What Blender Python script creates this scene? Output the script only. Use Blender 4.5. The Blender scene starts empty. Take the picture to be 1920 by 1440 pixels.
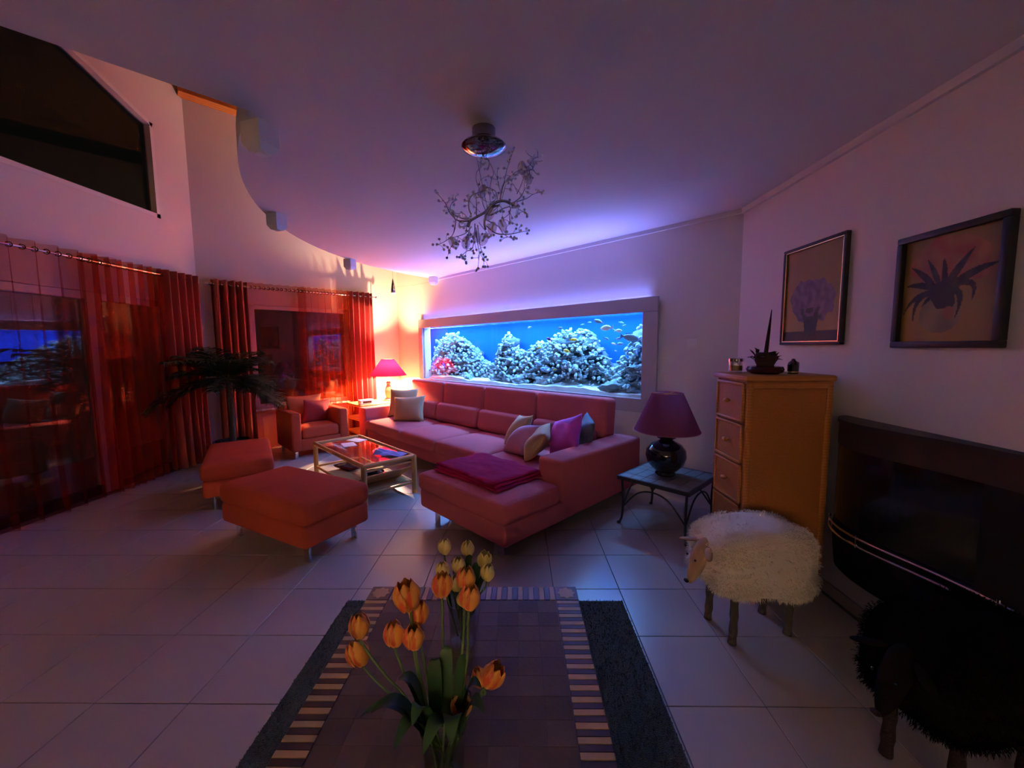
import bpy, bmesh, math, random
from mathutils import Vector, Matrix, noise as mnoise
random.seed(7)
PI = math.pi
R2 = 2 ** -0.5
SC = bpy.context.scene
COL = SC.collection

# ------------------------------------------------------------------ camera
cam = bpy.data.cameras.new('camera')
cam.sensor_width = 36.0
cam.lens = 752.0 / 1920.0 * 36.0
cam.clip_start = 0.02
camo = bpy.data.objects.new('camera', cam); COL.objects.link(camo)
_p, _y, _r = math.radians(5.37), math.radians(0.92), math.radians(-0.5)
_fw = Vector((-math.sin(_y), math.cos(_y), 0)); _rt = Vector((math.cos(_y), math.sin(_y), 0)); _up = Vector((0, 0, 1))
_F = _fw * math.cos(_p) - _up * math.sin(_p); _U = _up * math.cos(_p) + _fw * math.sin(_p)
_Ri = _rt * math.cos(_r) + _U * math.sin(_r); _Ui = _U * math.cos(_r) - _rt * math.sin(_r)
camo.matrix_world = Matrix(((_Ri.x, _Ui.x, -_F.x, 0), (_Ri.y, _Ui.y, -_F.y, 0), (_Ri.z, _Ui.z, -_F.z, 1.5), (0, 0, 0, 1)))
SC.camera = camo
# ------------------------------------------------------------------ world, exposure
W = bpy.data.worlds.new('night'); SC.world = W; W.use_nodes = True
W.node_tree.nodes['Background'].inputs[0].default_value = (0.62, 0.52, 0.44, 1)
W.node_tree.nodes['Background'].inputs[1].default_value = 0.003
SC.view_settings.view_transform = 'Standard'
SC.view_settings.look = 'None'
SC.view_settings.exposure = 1.6
SC.view_settings.gamma = 1.0
SC.view_settings.use_curve_mapping = False
SC.cycles.transparent_max_bounces = 16
SC.cycles.max_bounces = 6
SC.cycles.adaptive_threshold = 0.05
# lamp strengths (the lights themselves are made with their fixtures)
TANK_W, SLIT_W, LAMP_W, ASSUMED_LAMP_W = 70.0, 14.0, 175.0, 440.0
TANK_RGB, SLIT_RGB, LAMP_RGB = (0.15, 0.42, 1.0), (0.19, 0.23, 1.0), (1.0, 0.68, 0.36)

# ------------------------------------------------------------------ frames
CR = Vector((1.86, 3.434, 0))                       # corner of right wall and aquarium wall
UD = Vector((-R2, R2, 0)); VD = Vector((-R2, -R2, 0))
ROT = math.radians(135)                             # local x = along aquarium wall, local y = into the room
def UV(u, v, z=0.0): return CR + UD * u + VD * v + Vector((0, 0, z))

# ------------------------------------------------------------------ materials
def mat(name, col, rough=0.6, metal=0.0, bump=0.0, bscale=60, var=0.0, vscale=6, sheen=0.0, spec=0.5, coat=0.0,
        trans=0.0, ior=1.45, wave=None, col2=None, sub=0.0, coords='Object'):
    m = bpy.data.materials.new(name); m.use_nodes = True
    nt = m.node_tree; b = nt.nodes['Principled BSDF']
    b.inputs['Base Color'].default_value = (*col, 1)
    b.inputs['Roughness'].default_value = rough; b.inputs['Metallic'].default_value = metal
    b.inputs['Specular IOR Level'].default_value = spec; b.inputs['IOR'].default_value = ior
    b.inputs['Sheen Weight'].default_value = sheen; b.inputs['Coat Weight'].default_value = coat
    b.inputs['Transmission Weight'].default_value = trans
    if sub: b.inputs['Subsurface Weight'].default_value = sub; b.inputs['Subsurface Radius'].default_value = (.02, .02, .02)
    tc = nt.nodes.new('ShaderNodeTexCoord')
    if var or col2:
        if wave:
            n = nt.nodes.new('ShaderNodeTexWave'); n.inputs['Scale'].default_value = wave[0]
            n.inputs['Distortion'].default_value = wave[1]; n.inputs['Detail'].default_value = 3; n.bands_direction = wave[2]
        else:
            n = nt.nodes.new('ShaderNodeTexNoise'); n.inputs['Scale'].default_value = vscale; n.inputs['Detail'].default_value = 4
        nt.links.new(tc.outputs[coords], n.inputs['Vector'])
        mx = nt.nodes.new('ShaderNodeMix'); mx.data_type = 'RGBA'
        c2 = col2 if col2 else tuple(min(1, c * (1 + var)) for c in col)
        c1 = col if col2 else tuple(c * (1 - var) for c in col)
        mx.inputs[6].default_value = (*c1, 1); mx.inputs[7].default_value = (*c2, 1)
        nt.links.new(n.outputs['Fac'] if not wave else n.outputs['Fac'], mx.inputs[0])
        nt.links.new(mx.outputs[2], b.inputs['Base Color'])
    if bump:
        n2 = nt.nodes.new('ShaderNodeTexNoise'); n2.inputs['Scale'].default_value = bscale; n2.inputs['Detail'].default_value = 5
        nt.links.new(tc.outputs[coords], n2.inputs['Vector'])
        bp = nt.nodes.new('ShaderNodeBump'); bp.inputs['Strength'].default_value = bump; bp.inputs['Distance'].default_value = 0.01
        nt.links.new(n2.outputs['Fac'], bp.inputs['Height']); nt.links.new(bp.outputs['Normal'], b.inputs['Normal'])
    return m

def pane_mat(name, tint=(1, 1, 1), refl=0.09, rough=0.0):
    m = bpy.data.materials.new(name); m.use_nodes = True; nt = m.node_tree; nt.nodes.clear()
    o = nt.nodes.new('ShaderNodeOutputMaterial'); mx = nt.nodes.new('ShaderNodeMixShader')
    t = nt.nodes.new('ShaderNodeBsdfTransparent'); t.inputs[0].default_value = (*tint, 1)
    g = nt.nodes.new('ShaderNodeBsdfGlossy'); g.inputs['Roughness'].default_value = rough
    lw = nt.nodes.new('ShaderNodeLayerWeight'); lw.inputs['Blend'].default_value = 0.5
    pw = nt.nodes.new('ShaderNodeMath'); pw.operation = 'POWER'; pw.inputs[1].default_value = 5.0
    ad = nt.nodes.new('ShaderNodeMath'); ad.operation = 'MULTIPLY_ADD'; ad.inputs[1].default_value = 1.0 - refl; ad.inputs[2].default_value = refl
    ad.use_clamp = True
    nt.links.new(lw.outputs['Facing'], pw.inputs[0]); nt.links.new(pw.outputs[0], ad.inputs[0]); nt.links.new(ad.outputs[0], mx.inputs[0])
    nt.links.new(t.outputs[0], mx.inputs[1]); nt.links.new(g.outputs[0], mx.inputs[2]); nt.links.new(mx.outputs[0], o.inputs[0])
    return m

def sheer_mat(name, col, tint, opac):
    m = bpy.data.materials.new(name); m.use_nodes = True; nt = m.node_tree; nt.nodes.clear()
    o = nt.nodes.new('ShaderNodeOutputMaterial'); mx = nt.nodes.new('ShaderNodeMixShader'); m2 = nt.nodes.new('ShaderNodeMixShader')
    t = nt.nodes.new('ShaderNodeBsdfTransparent'); t.inputs[0].default_value = (*tint, 1)
    d = nt.nodes.new('ShaderNodeBsdfDiffuse'); d.inputs[0].default_value = (*col, 1)
    tr = nt.nodes.new('ShaderNodeBsdfTranslucent'); tr.inputs[0].default_value = (*col, 1)
    m2.inputs[0].default_value = 0.4; mx.inputs[0].default_value = opac
    nt.links.new(d.outputs[0], m2.inputs[1]); nt.links.new(tr.outputs[0], m2.inputs[2])
    nt.links.new(t.outputs[0], mx.inputs[1]); nt.links.new(m2.outputs[0], mx.inputs[2]); nt.links.new(mx.outputs[0], o.inputs[0])
    return m

def emit_mat(name, col, s):
    m = bpy.data.materials.new(name); m.use_nodes = True; b = m.node_tree.nodes['Principled BSDF']
    b.inputs['Base Color'].default_value = (*col, 1)
    b.inputs['Emission Color'].default_value = (*col, 1); b.inputs['Emission Strength'].default_value = s
    return m

def attr_mat(name, rough=0.7, coat=0.0):
    m = bpy.data.materials.new(name); m.use_nodes = True; nt = m.node_tree; b = nt.nodes['Principled BSDF']
    a = nt.nodes.new('ShaderNodeVertexColor'); a.layer_name = 'paint'
    nt.links.new(a.outputs[0], b.inputs['Base Color']); b.inputs['Roughness'].default_value = rough; b.inputs['Coat Weight'].default_value = coat
    return m

MT = dict(
    wall=mat('wall_paint', (.74, .69, .66), .85, bump=.06, bscale=90),
    ceil=mat('ceiling_paint', (.74, .72, .71), .9, bump=.04, bscale=70),
    tile=mat('floor_tile', (.42, .365, .335), .28, bump=.03, bscale=25, var=.06, vscale=3),
    grout=mat('grout', (.14, .13, .12), .9),
    white=mat('white_lacquer', (.78, .77, .76), .35),
    whitem=mat('white_plastic', (.80, .79, .77), .4),
    frame=mat('grey_frame_paint', (.44, .42, .45), .55),
    sofa=mat('coral_fabric', (.50, .115, .13), .95, bump=.25, bscale=160, var=.10, vscale=4, spec=.1),
    ott=mat('terracotta_fabric', (.47, .078, .036), .95, bump=.25, bscale=160, var=.14, vscale=5, spec=.1),
    beige=mat('beige_cushion', (.42, .27, .15), .9, bump=.2, bscale=120, var=.1),
    pink=mat('pink_cushion', (.46, .17, .24), .85, bump=.25, bscale=90, var=.15),
    magenta=mat('magenta_cushion', (.55, .06, .42), .8, bump=.15, bscale=90),
    grey=mat('grey_cushion', (.10, .10, .13), .85, bump=.15, bscale=90),
    redc=mat('red_cushion', (.33, .03, .03), .8, bump=.15, bscale=90),
    orangec=mat('orange_cushion', (.60, .16, .05), .9, bump=.15, bscale=90),
    blanket=mat('plum_blanket', (.34, .008, .060), .95, bump=.4, bscale=220, var=.12, spec=.1),
    chrome=mat('chrome', (.75, .75, .77), .12, metal=1),
    branch=mat('steel_branch', (.50, .49, .52), .2, metal=1),
    dchrome=mat('dark_chrome', (.35, .34, .36), .10, metal=1),
    black=mat('black_metal', (.018, .018, .02), .45),
    blackg=mat('black_glass', (.008, .008, .010), .08),
    firetop=mat('brown_metal', (.045, .026, .022), .45, spec=.3),
    anthr=mat('anthracite', (.010, .010, .012), .6, spec=.2),
    rattan=mat('rattan', (.62, .36, .12), .45, wave=(60, 2, 'X'), col2=(.50, .26, .07), bump=.2, bscale=80),
    wood=mat('honey_wood', (.42, .15, .028), .45, wave=(18, 3, 'Z'), col2=(.50, .20, .045), bump=.05),
    weave=mat('woven_cane', (.34, .11, .018), .55, wave=(85, .6, 'Z'), col2=(.45, .17, .035), bump=.3, bscale=90),
    roofwood=mat('pine', (.55, .20, .05), .5, wave=(6, 4, 'X'), col2=(.42, .13, .03)),
    brass=mat('aged_gold', (.65, .45, .18), .3, metal=1),
    velvet=mat('russet_velvet', (.42, .055, .022), .75, bump=.15, bscale=120, var=.2, vscale=3, sheen=.3),
    velvet2=mat('crimson_velvet', (.42, .025, .03), .75, bump=.15, bscale=120, var=.2, vscale=3, sheen=.3),
    sheer=sheer_mat('orange_voile', (.75, .085, .02), (.96, .74, .66), .30),
    sheer2=sheer_mat('red_voile', (.40, .040, .022), (.96, .74, .68), .16),
    glass=pane_mat('window_glass', (.85, .88, .9), .10),
    tglass=pane_mat('table_glass', (.93, .95, .94), .10),
    aglass=pane_mat('aquarium_glass', (.97, .985, 1), .012),
    cglass=pane_mat('clear_glass', (.93, .94, .95), .20),
    water=pane_mat('water', (.9, .97, 1), .03, .05),
    tankblue=mat('tank_blue', (.012, .085, .80), .8, var=.12, vscale=2, spec=.0),
    sand=mat('pale_sand', (.78, .80, .70), .95, bump=.4, bscale=40, var=.08),
    rock=mat('reef_rock', (.08, .13, .17), .95, bump=1.0, bscale=30, col2=(.78, .84, .76), vscale=16),
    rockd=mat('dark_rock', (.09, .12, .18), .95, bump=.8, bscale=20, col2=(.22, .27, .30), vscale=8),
    shade_red=None, shade_pk=None,
    cer=mat('black_ceramic', (.012, .012, .016), .12, coat=.5),
    cerr=mat('brown_ceramic', (.38, .20, .11), .3),
    slate=mat('slate', (.20, .19, .18), .6, bump=.2, bscale=40, var=.2, vscale=9),
    fleece=mat('white_fleece', (.80, .70, .56), 1.0, bump=.4, bscale=120, var=.08, sheen=.4),
    fleeceb=mat('black_fleece', (.006, .0055, .0055), 1.0, bump=.4, bscale=120, spec=.0),
    face=mat('sheep_face', (.40, .25, .16), .9, bump=.3, bscale=80, var=.2),
    faceb=mat('dark_sheep_face', (.008, .006, .006), .95, spec=.05, bump=.3, bscale=80),
    bark=mat('bark', (.10, .085, .07), .9, bump=.9, bscale=60, col2=(.045, .038, .03), vscale=30),
    barkb=mat('red_bark', (.025, .012, .010), .9, bump=.9, bscale=60),
    rug=mat('green_rug', (.034, .048, .026), 1.0, bump=1.0, bscale=260, var=.25, vscale=30, sheen=.3),
    tabw=mat('dark_table_wood', (.12, .075, .055), .35, var=.2, vscale=5),
    tstrip=mat('pale_inlay', (.48, .33, .14), .45, var=.12, vscale=9),
    tdark=mat('dark_inlay', (.07, .045, .035), .35, var=.2, vscale=9),
    leaf=mat('palm_leaf', (.020, .045, .016), .5, var=.3),
    tleaf=mat('tulip_leaf', (.035, .085, .03), .45, var=.25, vscale=20, spec=.3),
    stem=mat('tulip_stem', (.13, .22, .05), .5),
    twater=pane_mat('vase_water', (.90, .95, .88), .05),
    soil=mat('soil', (.03, .02, .015), 1),
    paper=mat('paper', (.75, .74, .72), .7),
    bluecloth=mat('blue_paper', (.22, .24, .50), .8, bump=.2, bscale=30),
    wax=mat('dark_red_wax', (.015, .006, .008), .5, spec=.2),
    plate=mat('dark_lacquer', (.035, .010, .012), .2),
    dry=mat('dried_leaf', (.045, .022, .018), .8),
    gold=mat('gold_candle', (.55, .36, .10), .35, metal=.6),
    cable=mat('cable', (.25, .22, .2), .5),
    dlamp=mat('unlit_white', (.82, .80, .76), .4),
)

# ------------------------------------------------------------------ mesh helpers
class G:
    def __init__(s): s.v, s.f = [], []
    def add(s, vf, loc=(0, 0, 0), rot=None, sc=None):
        n = len(s.v); L = Vector(loc)
        for p in vf[0]:
            q = Vector(p)
            if sc: q = Vector((q.x * sc[0], q.y * sc[1], q.z * sc[2]))
            if rot is not None: q = rot @ q
            s.v.append(q + L)
        s.f += [tuple(i + n for i in f) for f in vf[1]]
        return s
    def box(s, x0, x1, y0, y1, z0, z1): return s.add(box(x0, x1, y0, y1, z0, z1))
    @property
    def vf(s): return (s.v, s.f)

def box(x0, x1, y0, y1, z0, z1):
    v = [(x, y, z) for z in (z0, z1) for y in (y0, y1) for x in (x0, x1)]
    return v, [(0, 2, 3, 1), (4, 5, 7, 6), (0, 1, 5, 4), (2, 6, 7, 3), (0, 4, 6, 2), (1, 3, 7, 5)]

_rb = {}
def rbox(sx, sy, sz, r=0.02, seg=2):
    k = (round(sx, 4), round(sy, 4), round(sz, 4), r, seg)
    if k not in _rb:
        bm = bmesh.new(); bmesh.ops.create_cube(bm, size=1)
        for v in bm.verts: v.co = Vector((v.co.x * sx, v.co.y * sy, v.co.z * sz))
        bmesh.ops.bevel(bm, geom=bm.edges[:], offset=min(r, sx * .49, sy * .49, sz * .49), segments=seg, affect='EDGES', profile=.5)
        bm.verts.ensure_lookup_table(); bm.verts.index_update()
        _rb[k] = ([tuple(v.co) for v in bm.verts], [tuple(v.index for v in f.verts) for f in bm.faces]); bm.free()
    return _rb[k]

def rb(x0, x1, y0, y1, z0, z1, r=.02, seg=2):
    g = G(); g.add(rbox(x1 - x0, y1 - y0, z1 - z0, r, seg), ((x0 + x1) / 2, (y0 + y1) / 2, (z0 + z1) / 2)); return g.vf

def superell(sx, sy, sz, e1=.2, e2=.2, nu=48, nv=20):
    def sp(a, e): return math.copysign(abs(a) ** e, a)
    v = []; f = []
    for j in range(nv + 1):
        a = -PI / 2 + PI * j / nv
        for i in range(nu):
            b = 2 * PI * i / nu
            v.append((sx / 2 * sp(math.cos(a), e1) * sp(math.cos(b), e2), sy / 2 * sp(math.cos(a), e1) * sp(math.sin(b), e2), sz / 2 * sp(math.sin(a), e1)))
    for j in range(nv):
        for i in range(nu): f.append((j * nu + i, j * nu + (i + 1) % nu, (j + 1) * nu + (i + 1) % nu, (j + 1) * nu + i))
    return v, f

def puffbox(sx, sy, sz, r=.05, crown=.02, n=14):
    """cushion: box with rounded edges and a softly crowned top"""
    v = []; f = []; idx = {}
    def P(x, y, z):
        # x,y,z in [-1,1]; round the box
        hx, hy, hz = sx / 2, sy / 2, sz / 2
        q = Vector((x * hx, y * hy, z * hz)); c = Vector((max(-hx + r, min(hx - r, q.x)), max(-hy + r, min(hy - r, q.y)), max(-hz + r, min(hz - r, q.z))))
        d = q - c
        if d.length > 1e-9: q = c + d.normalized() * min(r, max(abs(d.x), abs(d.y), abs(d.z)))
        if q.z > 0: q.z += crown * (1 - (q.x / hx) ** 2) * (1 - (q.y / hy) ** 2)
        return q
    def vert(x, y, z):
        k = (round(x, 5), round(y, 5), round(z, 5))
        if k not in idx: idx[k] = len(v); v.append(P(x, y, z))
        return idx[k]
    t = [math.sin(-PI / 2 + PI * i / n) for i in range(n + 1)]
    for ax in range(3):
        for sg in (-1, 1):
            for i in range(n):
                for j in range(n):
                    q = []
                    for a, b in ((t[i], t[j]), (t[i + 1], t[j]), (t[i + 1], t[j + 1]), (t[i], t[j + 1])):
                        c = [0, 0, 0]; c[ax] = sg; c[(ax + 1) % 3] = a; c[(ax + 2) % 3] = b; q.append(vert(*c))
                    f.append(tuple(q if sg > 0 else q[::-1]))
    return v, f

def tube(path, rad, n=8, cap=True):
    path = [Vector(p) for p in path]; m = len(path)
    if not isinstance(rad, (list, tuple)): rad = [rad] * m
    v = []; f = []; prev = None
    for i, p in enumerate(path):
        t = (path[min(i + 1, m - 1)] - path[max(i - 1, 0)]).normalized()
        if prev is None:
            a = Vector((0, 0, 1)) if abs(t.z) < .9 else Vector((1, 0, 0)); x = t.cross(a).normalized()
        else: x = (prev - t * prev.dot(t)).normalized()
        prev = x; y = t.cross(x)
        for k in range(n): v.append(p + (x * math.cos(2 * PI * k / n) + y * math.sin(2 * PI * k / n)) * rad[i])
    for i in range(m - 1):
        for k in range(n): f.append((i * n + k, i * n + (k + 1) % n, (i + 1) * n + (k + 1) % n, (i + 1) * n + k))
    if cap: f.append(tuple(range(n - 1, -1, -1))); f.append(tuple((m - 1) * n + k for k in range(n)))
    return v, f

def smooth_path(pts, sub=4):
    P = [Vector(p) for p in pts]; out = []
    for i in range(len(P) - 1):
        a, b, c, d = P[max(i - 1, 0)], P[i], P[i + 1], P[min(i + 2, len(P) - 1)]
        for k in range(sub):
            t = k / sub
            out.append(.5 * ((2 * b) + (c - a) * t + (2 * a - 5 * b + 4 * c - d) * t * t + (3 * b - a - 3 * c + d) * t ** 3))
    out.append(P[-1]); return out

def lathe(prof, n=32):
    v = []; f = []; m = len(prof)
    for r, z in prof:
        for k in range(n): v.append((r * math.cos(2 * PI * k / n), r * math.sin(2 * PI * k / n), z))
    for i in range(m - 1):
        for k in range(n): f.append((i * n + k, i * n + (k + 1) % n, (i + 1) * n + (k + 1) % n, (i + 1) * n + k))
    if prof[0][0] > 1e-5: f.append(tuple(range(n - 1, -1, -1)))
    if prof[-1][0] > 1e-5: f.append(tuple((m - 1) * n + k for k in range(n)))
    return v, f

def prism(poly, z0, z1):
    n = len(poly); v = [(x, y, z0) for x, y in poly] + [(x, y, z1) for x, y in poly]
    f = [tuple(range(n - 1, -1, -1)), tuple(range(n, 2 * n))] + [(i, (i + 1) % n, n + (i + 1) % n, n + i) for i in range(n)]
    return v, f

def pillow(w, h, t, pinch=.10, n=14, seed=0):
    v = []; f = []; rnd = random.Random(seed); ph = rnd.random() * 6
    def pt(i, j, s):
        x = -1 + 2 * i / n; y = -1 + 2 * j / n
        th = (max(0, 1 - abs(x) ** 2.2) ** .55) * (max(0, 1 - abs(y) ** 2.2) ** .55)
        px = x * (1 - pinch * (1 - y * y) * abs(x)); py = y * (1 - pinch * (1 - x * x) * abs(y))
        wob = .012 * math.sin(3.1 * x + 2.3 * y + ph) * th
        return (px * w / 2, s * th * t / 2 + wob, py * h / 2)
    for s in (1, -1):
        o = len(v)
        for j in range(n + 1):
            for i in range(n + 1): v.append(pt(i, j, s))
        for j in range(n):
            for i in range(n):
                q = (o + j * (n + 1) + i, o + j * (n + 1) + i + 1, o + (j + 1) * (n + 1) + i + 1, o + (j + 1) * (n + 1) + i)
                f.append(q if s < 0 else q[::-1])
    return v, f

def rotm(x=0, y=0, z=0):
    from mathutils import Euler
    return Euler((x, y, z)).to_matrix()

def mesh(name, vf, m, smooth=True, ang=40, bevel=0):
    me = bpy.data.meshes.new(name); me.from_pydata([tuple(p) for p in vf[0]], [], vf[1]); me.validate(); me.update()
    bm = bmesh.new(); bm.from_mesh(me); bmesh.ops.recalc_face_normals(bm, faces=bm.faces[:])
    if smooth is True: bmesh.ops.remove_doubles(bm, verts=bm.verts[:], dist=1e-5)
    bm.to_mesh(me); bm.free()
    if smooth:
        me.polygons.foreach_set('use_smooth', [True] * len(me.polygons)); me.set_sharp_from_angle(angle=math.radians(ang))
    if m: me.materials.append(m)
    return me

def obj(name, vf, m=None, parent=None, loc=None, rot=None, smooth=True, ang=40):
    me = vf if isinstance(vf, bpy.types.Mesh) else mesh(name, vf, m, smooth, ang)
    o = bpy.data.objects.new(name, me); COL.objects.link(o)
    if parent: o.parent = parent
    if loc is not None: o.location = loc
    if rot is not None: o.rotation_euler = rot
    return o
def tag(o, label, cat, group=None, kind=None):
    o['label'] = label; o['category'] = cat
    if group: o['group'] = group
    if kind: o['kind'] = kind
    return o
def thing(name, label, cat, loc=(0, 0, 0), rz=0.0, group=None):
    o = bpy.data.objects.new(name, None); COL.objects.link(o); o.empty_display_size = .05
    o.location = loc; o.rotation_euler = (0, 0, rz); return tag(o, label, cat, group)
def struct(name, vf, m, label, cat='wall', loc=None, rz=0.0, smooth=False, parent=None):
    o = obj(name, vf, m, parent=parent, loc=loc, smooth=smooth); o.rotation_euler = (0, 0, rz); o['kind'] = 'structure'
    o['label'] = label; o['category'] = cat; return o
def plabel(o, s): o['label'] = s; return o

# ================================================================== STRUCTURE
fl = struct('floor', box(-6.0, 2.0, -8.0, 9.2, -.12, -.004), MT['grout'], 'pale square tiled living room floor with dark grout lines', 'floor')
TS = .4053; tx0, ty0 = -1.4135, 1.1441
tm = mesh('tile', rb(-TS / 2 + .002, TS / 2 - .002, -TS / 2 + .002, TS / 2 - .002, -.012, 0, .0015, 1), MT['tile'], smooth=False)
def inroom(x, y, m=.12):
    d = Vector((x, y, 0)) - CR
    return x < 1.86 + m and x > -4.33 - m and d.dot(VD) > -m and d.dot(UD) < 5.8 + m
nt_ = 0
for j in range(-2, 17):
    for i in range(-8, 9):
        x = tx0 + (i + .5) * TS; y = ty0 + (j + .5) * TS
        if inroom(x, y) and abs(x + .03) < (y + .45) * 1.45:
            obj('tile', tm, parent=fl, loc=(x, y, 0)); nt_ += 1
# remaining floor (outside the picture) as one slab flush with the tiles
struct('wall_right', box(1.86, 1.98, -8.0, 3.52, 0, 2.80), MT['wall'], 'plain pale wall on the right with two framed pictures')
ZT = 4.78
ou0, ou1, oz0, oz1 = .83, 4.90, .955, 1.835
tk1 = 5.74                                          # the tank runs on behind the wall to the left of its opening
g = G().box(-.16, ou0, -.12, 0, 0, ZT).box(ou1, 5.92, -.12, 0, 0, ZT).box(ou0, ou1, -.12, 0, 0, oz0).box(ou0, ou1, -.12, 0, oz1, ZT)
struct('wall_back', g.vf, MT['wall'], 'pale wall behind the sofa with the built-in aquarium opening', loc=CR, rz=ROT)
wv0, wv1, wz0, wz1 = .92, 2.36, .60, 2.14
g = G().box(5.8, 5.92, -.12, wv0, 0, ZT).box(5.8, 5.92, wv1, 3.02, 0, ZT).box(5.8, 5.92, wv0, wv1, 0, wz0).box(5.8, 5.92, wv0, wv1, wz1, ZT)
struct('wall_window', g.vf, MT['wall'], 'pale wall with the curtained window behind the armchair', loc=CR, rz=ROT)
XL = -4.33
dy0, dy1, dz1 = 1.7, 4.92, 2.09
g = G()
for (a, b, c, d) in ((-1.5, dy0, 0, 3.08), (dy0, dy1, dz1, 3.08), (dy1, 5.47, 0, 3.08), (4.97, 5.47, 3.08, 5.2), (-1.5, 1.0, 3.08, 5.2)):
    g.box(XL - .12, XL, a, b, c, d)
def yzprism(poly, x0, x1):
    v, f = prism(poly, x0, x1); return [(p[2], p[0], p[1]) for p in v], f
g.add(yzprism([(4.97, 4.17), (4.97, 5.2), (3.0, 5.2), (3.0, 4.84)], XL - .12, XL))
g.box(XL - .12, XL, 1.0, 3.0, 4.84, 5.2)
struct('wall_left', g.vf, MT['wall'], 'tall pale wall on the left with glass doors and a slanted upper window')
# lower suspended ceiling with its curved edge
poly = [(-.05, -.06), (4.53, -.06)]
for k in range(49):
    a = math.radians(3.4 + (89.0 - 3.4) * k / 48); poly.append((1.1 + 3.44 * math.cos(a), -.2 + 3.44 * math.sin(a)))
poly += [(1.16, 7.0)]
wp = [(UV(u, v).x, UV(u, v).y) for u, v in poly] + [(-3.9, -8.0), (1.9, -8.0), (1.9, 3.44)]
struct('ceiling', prism(wp, 2.606, 2.76), MT['ceil'], 'flat white lowered ceiling with a curved edge', 'ceiling')
# roof over the open part, of pine planks, with the wall plate
rf = struct('ceiling_upper', box(-4.33, 2.0, -1.5, 8.2, 5.02, 5.10), MT['roofwood'], 'high pine plank ceiling above the curved ceiling edge', 'ceiling')
for k in range(30):
    u = 5.74 - k * .12
    obj('plank', box(u - .058, u + .058, .01, 8.74 - u - .07, 4.998, 5.02), MT['roofwood'], rf, loc=CR, rot=(0, 0, ROT), smooth=False)
struct('trim_1', box(5.62, 5.80, -.05, 3.0, 4.73, 4.98), MT['roofwood'], 'orange pine beam lying along the top of the window wall', 'beam', loc=CR, rz=ROT)
# coving
def coving(L):
    v, f = prism([(0, 0), (.035, 0), (.03, -.012), (.012, -.03), (0, -.045)], 0, L); return v, f
struct('trim_2', box(1.835, 1.86, -8.0, 3.43, 2.565, 2.606), MT['ceil'], 'narrow white moulding between right wall and ceiling', 'trim')
struct('trim_3', box(0, 4.5, 0, .025, 2.57, 2.606), MT['ceil'], 'narrow white moulding between aquarium wall and ceiling', 'trim', loc=CR, rz=ROT)
struct('baseboard_right', box(1.848, 1.86, -8.0, 3.43, 0, .07), MT['tile'], 'low tiled skirting along the right wall', 'skirting')

# glass doors and upper window of the left wall
def door_win(name, label, y0, y1, z0, z1, stiles, cat='door'):
    d = bpy.data.objects.new(name, None); COL.objects.link(d); d['kind'] = 'structure'; d['label'] = label; d['category'] = cat
    d.location = (XL - .06, (y0 + y1) / 2, z0); c = (y0 + y1) / 2
    e = [y0] + stiles + [y1]
    for s in e:
        w = .045 if s in (y0, y1) else .075
        a, b = (s, s + .07) if s == y0 else (s - .07, s) if s == y1 else (s - w, s + w)
        obj('stile', rb(-.035, .045, a - c, b - c, 0, z1 - z0, .006, 1), MT['white'], d)
    obj('bottom_rail', rb(-.03, .04, y0 - c, y1 - c, 0.0, .09, .006, 1), MT['anthr'], d)
    obj('top_rail', rb(-.03, .04, y0 - c, y1 - c, z1 - z0 - .08, z1 - z0, .006, 1), MT['white'], d)
    for k in range(len(e) - 1):
        obj('pane', box(-.012, .0, e[k] + .05 - c, e[k + 1] - .05 - c, .08, z1 - z0 - .07), MT['glass'], d, smooth=False)
    return d
door_win('door_1', 'white framed glass patio doors behind the red voile curtains', dy0, dy1, 0, dz1, [3.02, 4.10])
w1 = bpy.data.objects.new('window_2', None); COL.objects.link(w1); w1['kind'] = 'structure'; w1['category'] = 'window'
w1['label'] = 'high dark window with slanted top on the left wall'; w1.location = (XL - .06, 3, 3.08)
wp_ = [(1.97, 0), (1.97, 1.09), (0, 1.76), (-2, 1.76), (-2, 0)]
obj('pane', yzprism(wp_, -.012, 0), pane_mat('upper_glass', (.6, .62, .65), .01), w1, smooth=False)
for a, b in zip(wp_, wp_[1:] + wp_[:1]):
    A = Vector((0, a[0], a[1])); B = Vector((0, b[0], b[1])); d = (B - A); L = d.length; an = math.atan2(d.z, d.y)
    obj('frame_bar', G().add(box(-.03, .065, 0, L, 0, .045), A, rotm(x=an)).vf, MT['white'], w1, smooth=False)
# window behind the armchair
w2 = bpy.data.objects.new('window_1', None); COL.objects.link(w2); w2['kind'] = 'structure'; w2['category'] = 'window'
w2['label'] = 'dark night window behind the armchair and palm'; w2.location = UV(5.86, (wv0 + wv1) / 2, wz0); w2.rotation_euler = (0, 0, ROT)
hw = (wv1 - wv0) / 2; hh = wz1 - wz0
for nm, bx_ in (('frame_bar', (-.04, .03, -hw, -hw + .06, 0, hh)), ('frame_bar', (-.04, .03, hw - .06, hw, 0, hh)),
                ('frame_bar', (-.04, .03, -hw, hw, 0, .06)), ('frame_bar', (-.04, .03, -hw, hw, hh - .06, hh))):
    obj(nm, rb(*bx_, .006, 1), MT['white'], w2)
obj('pane', box(-.005, .007, -hw + .05, hw - .05, .05, hh - .05), MT['glass'], w2, smooth=False)
obj('sill', rb(-.16, -.02, -hw - .05, hw + .05, -.03, 0, .008, 1), MT['white'], w2)

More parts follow.
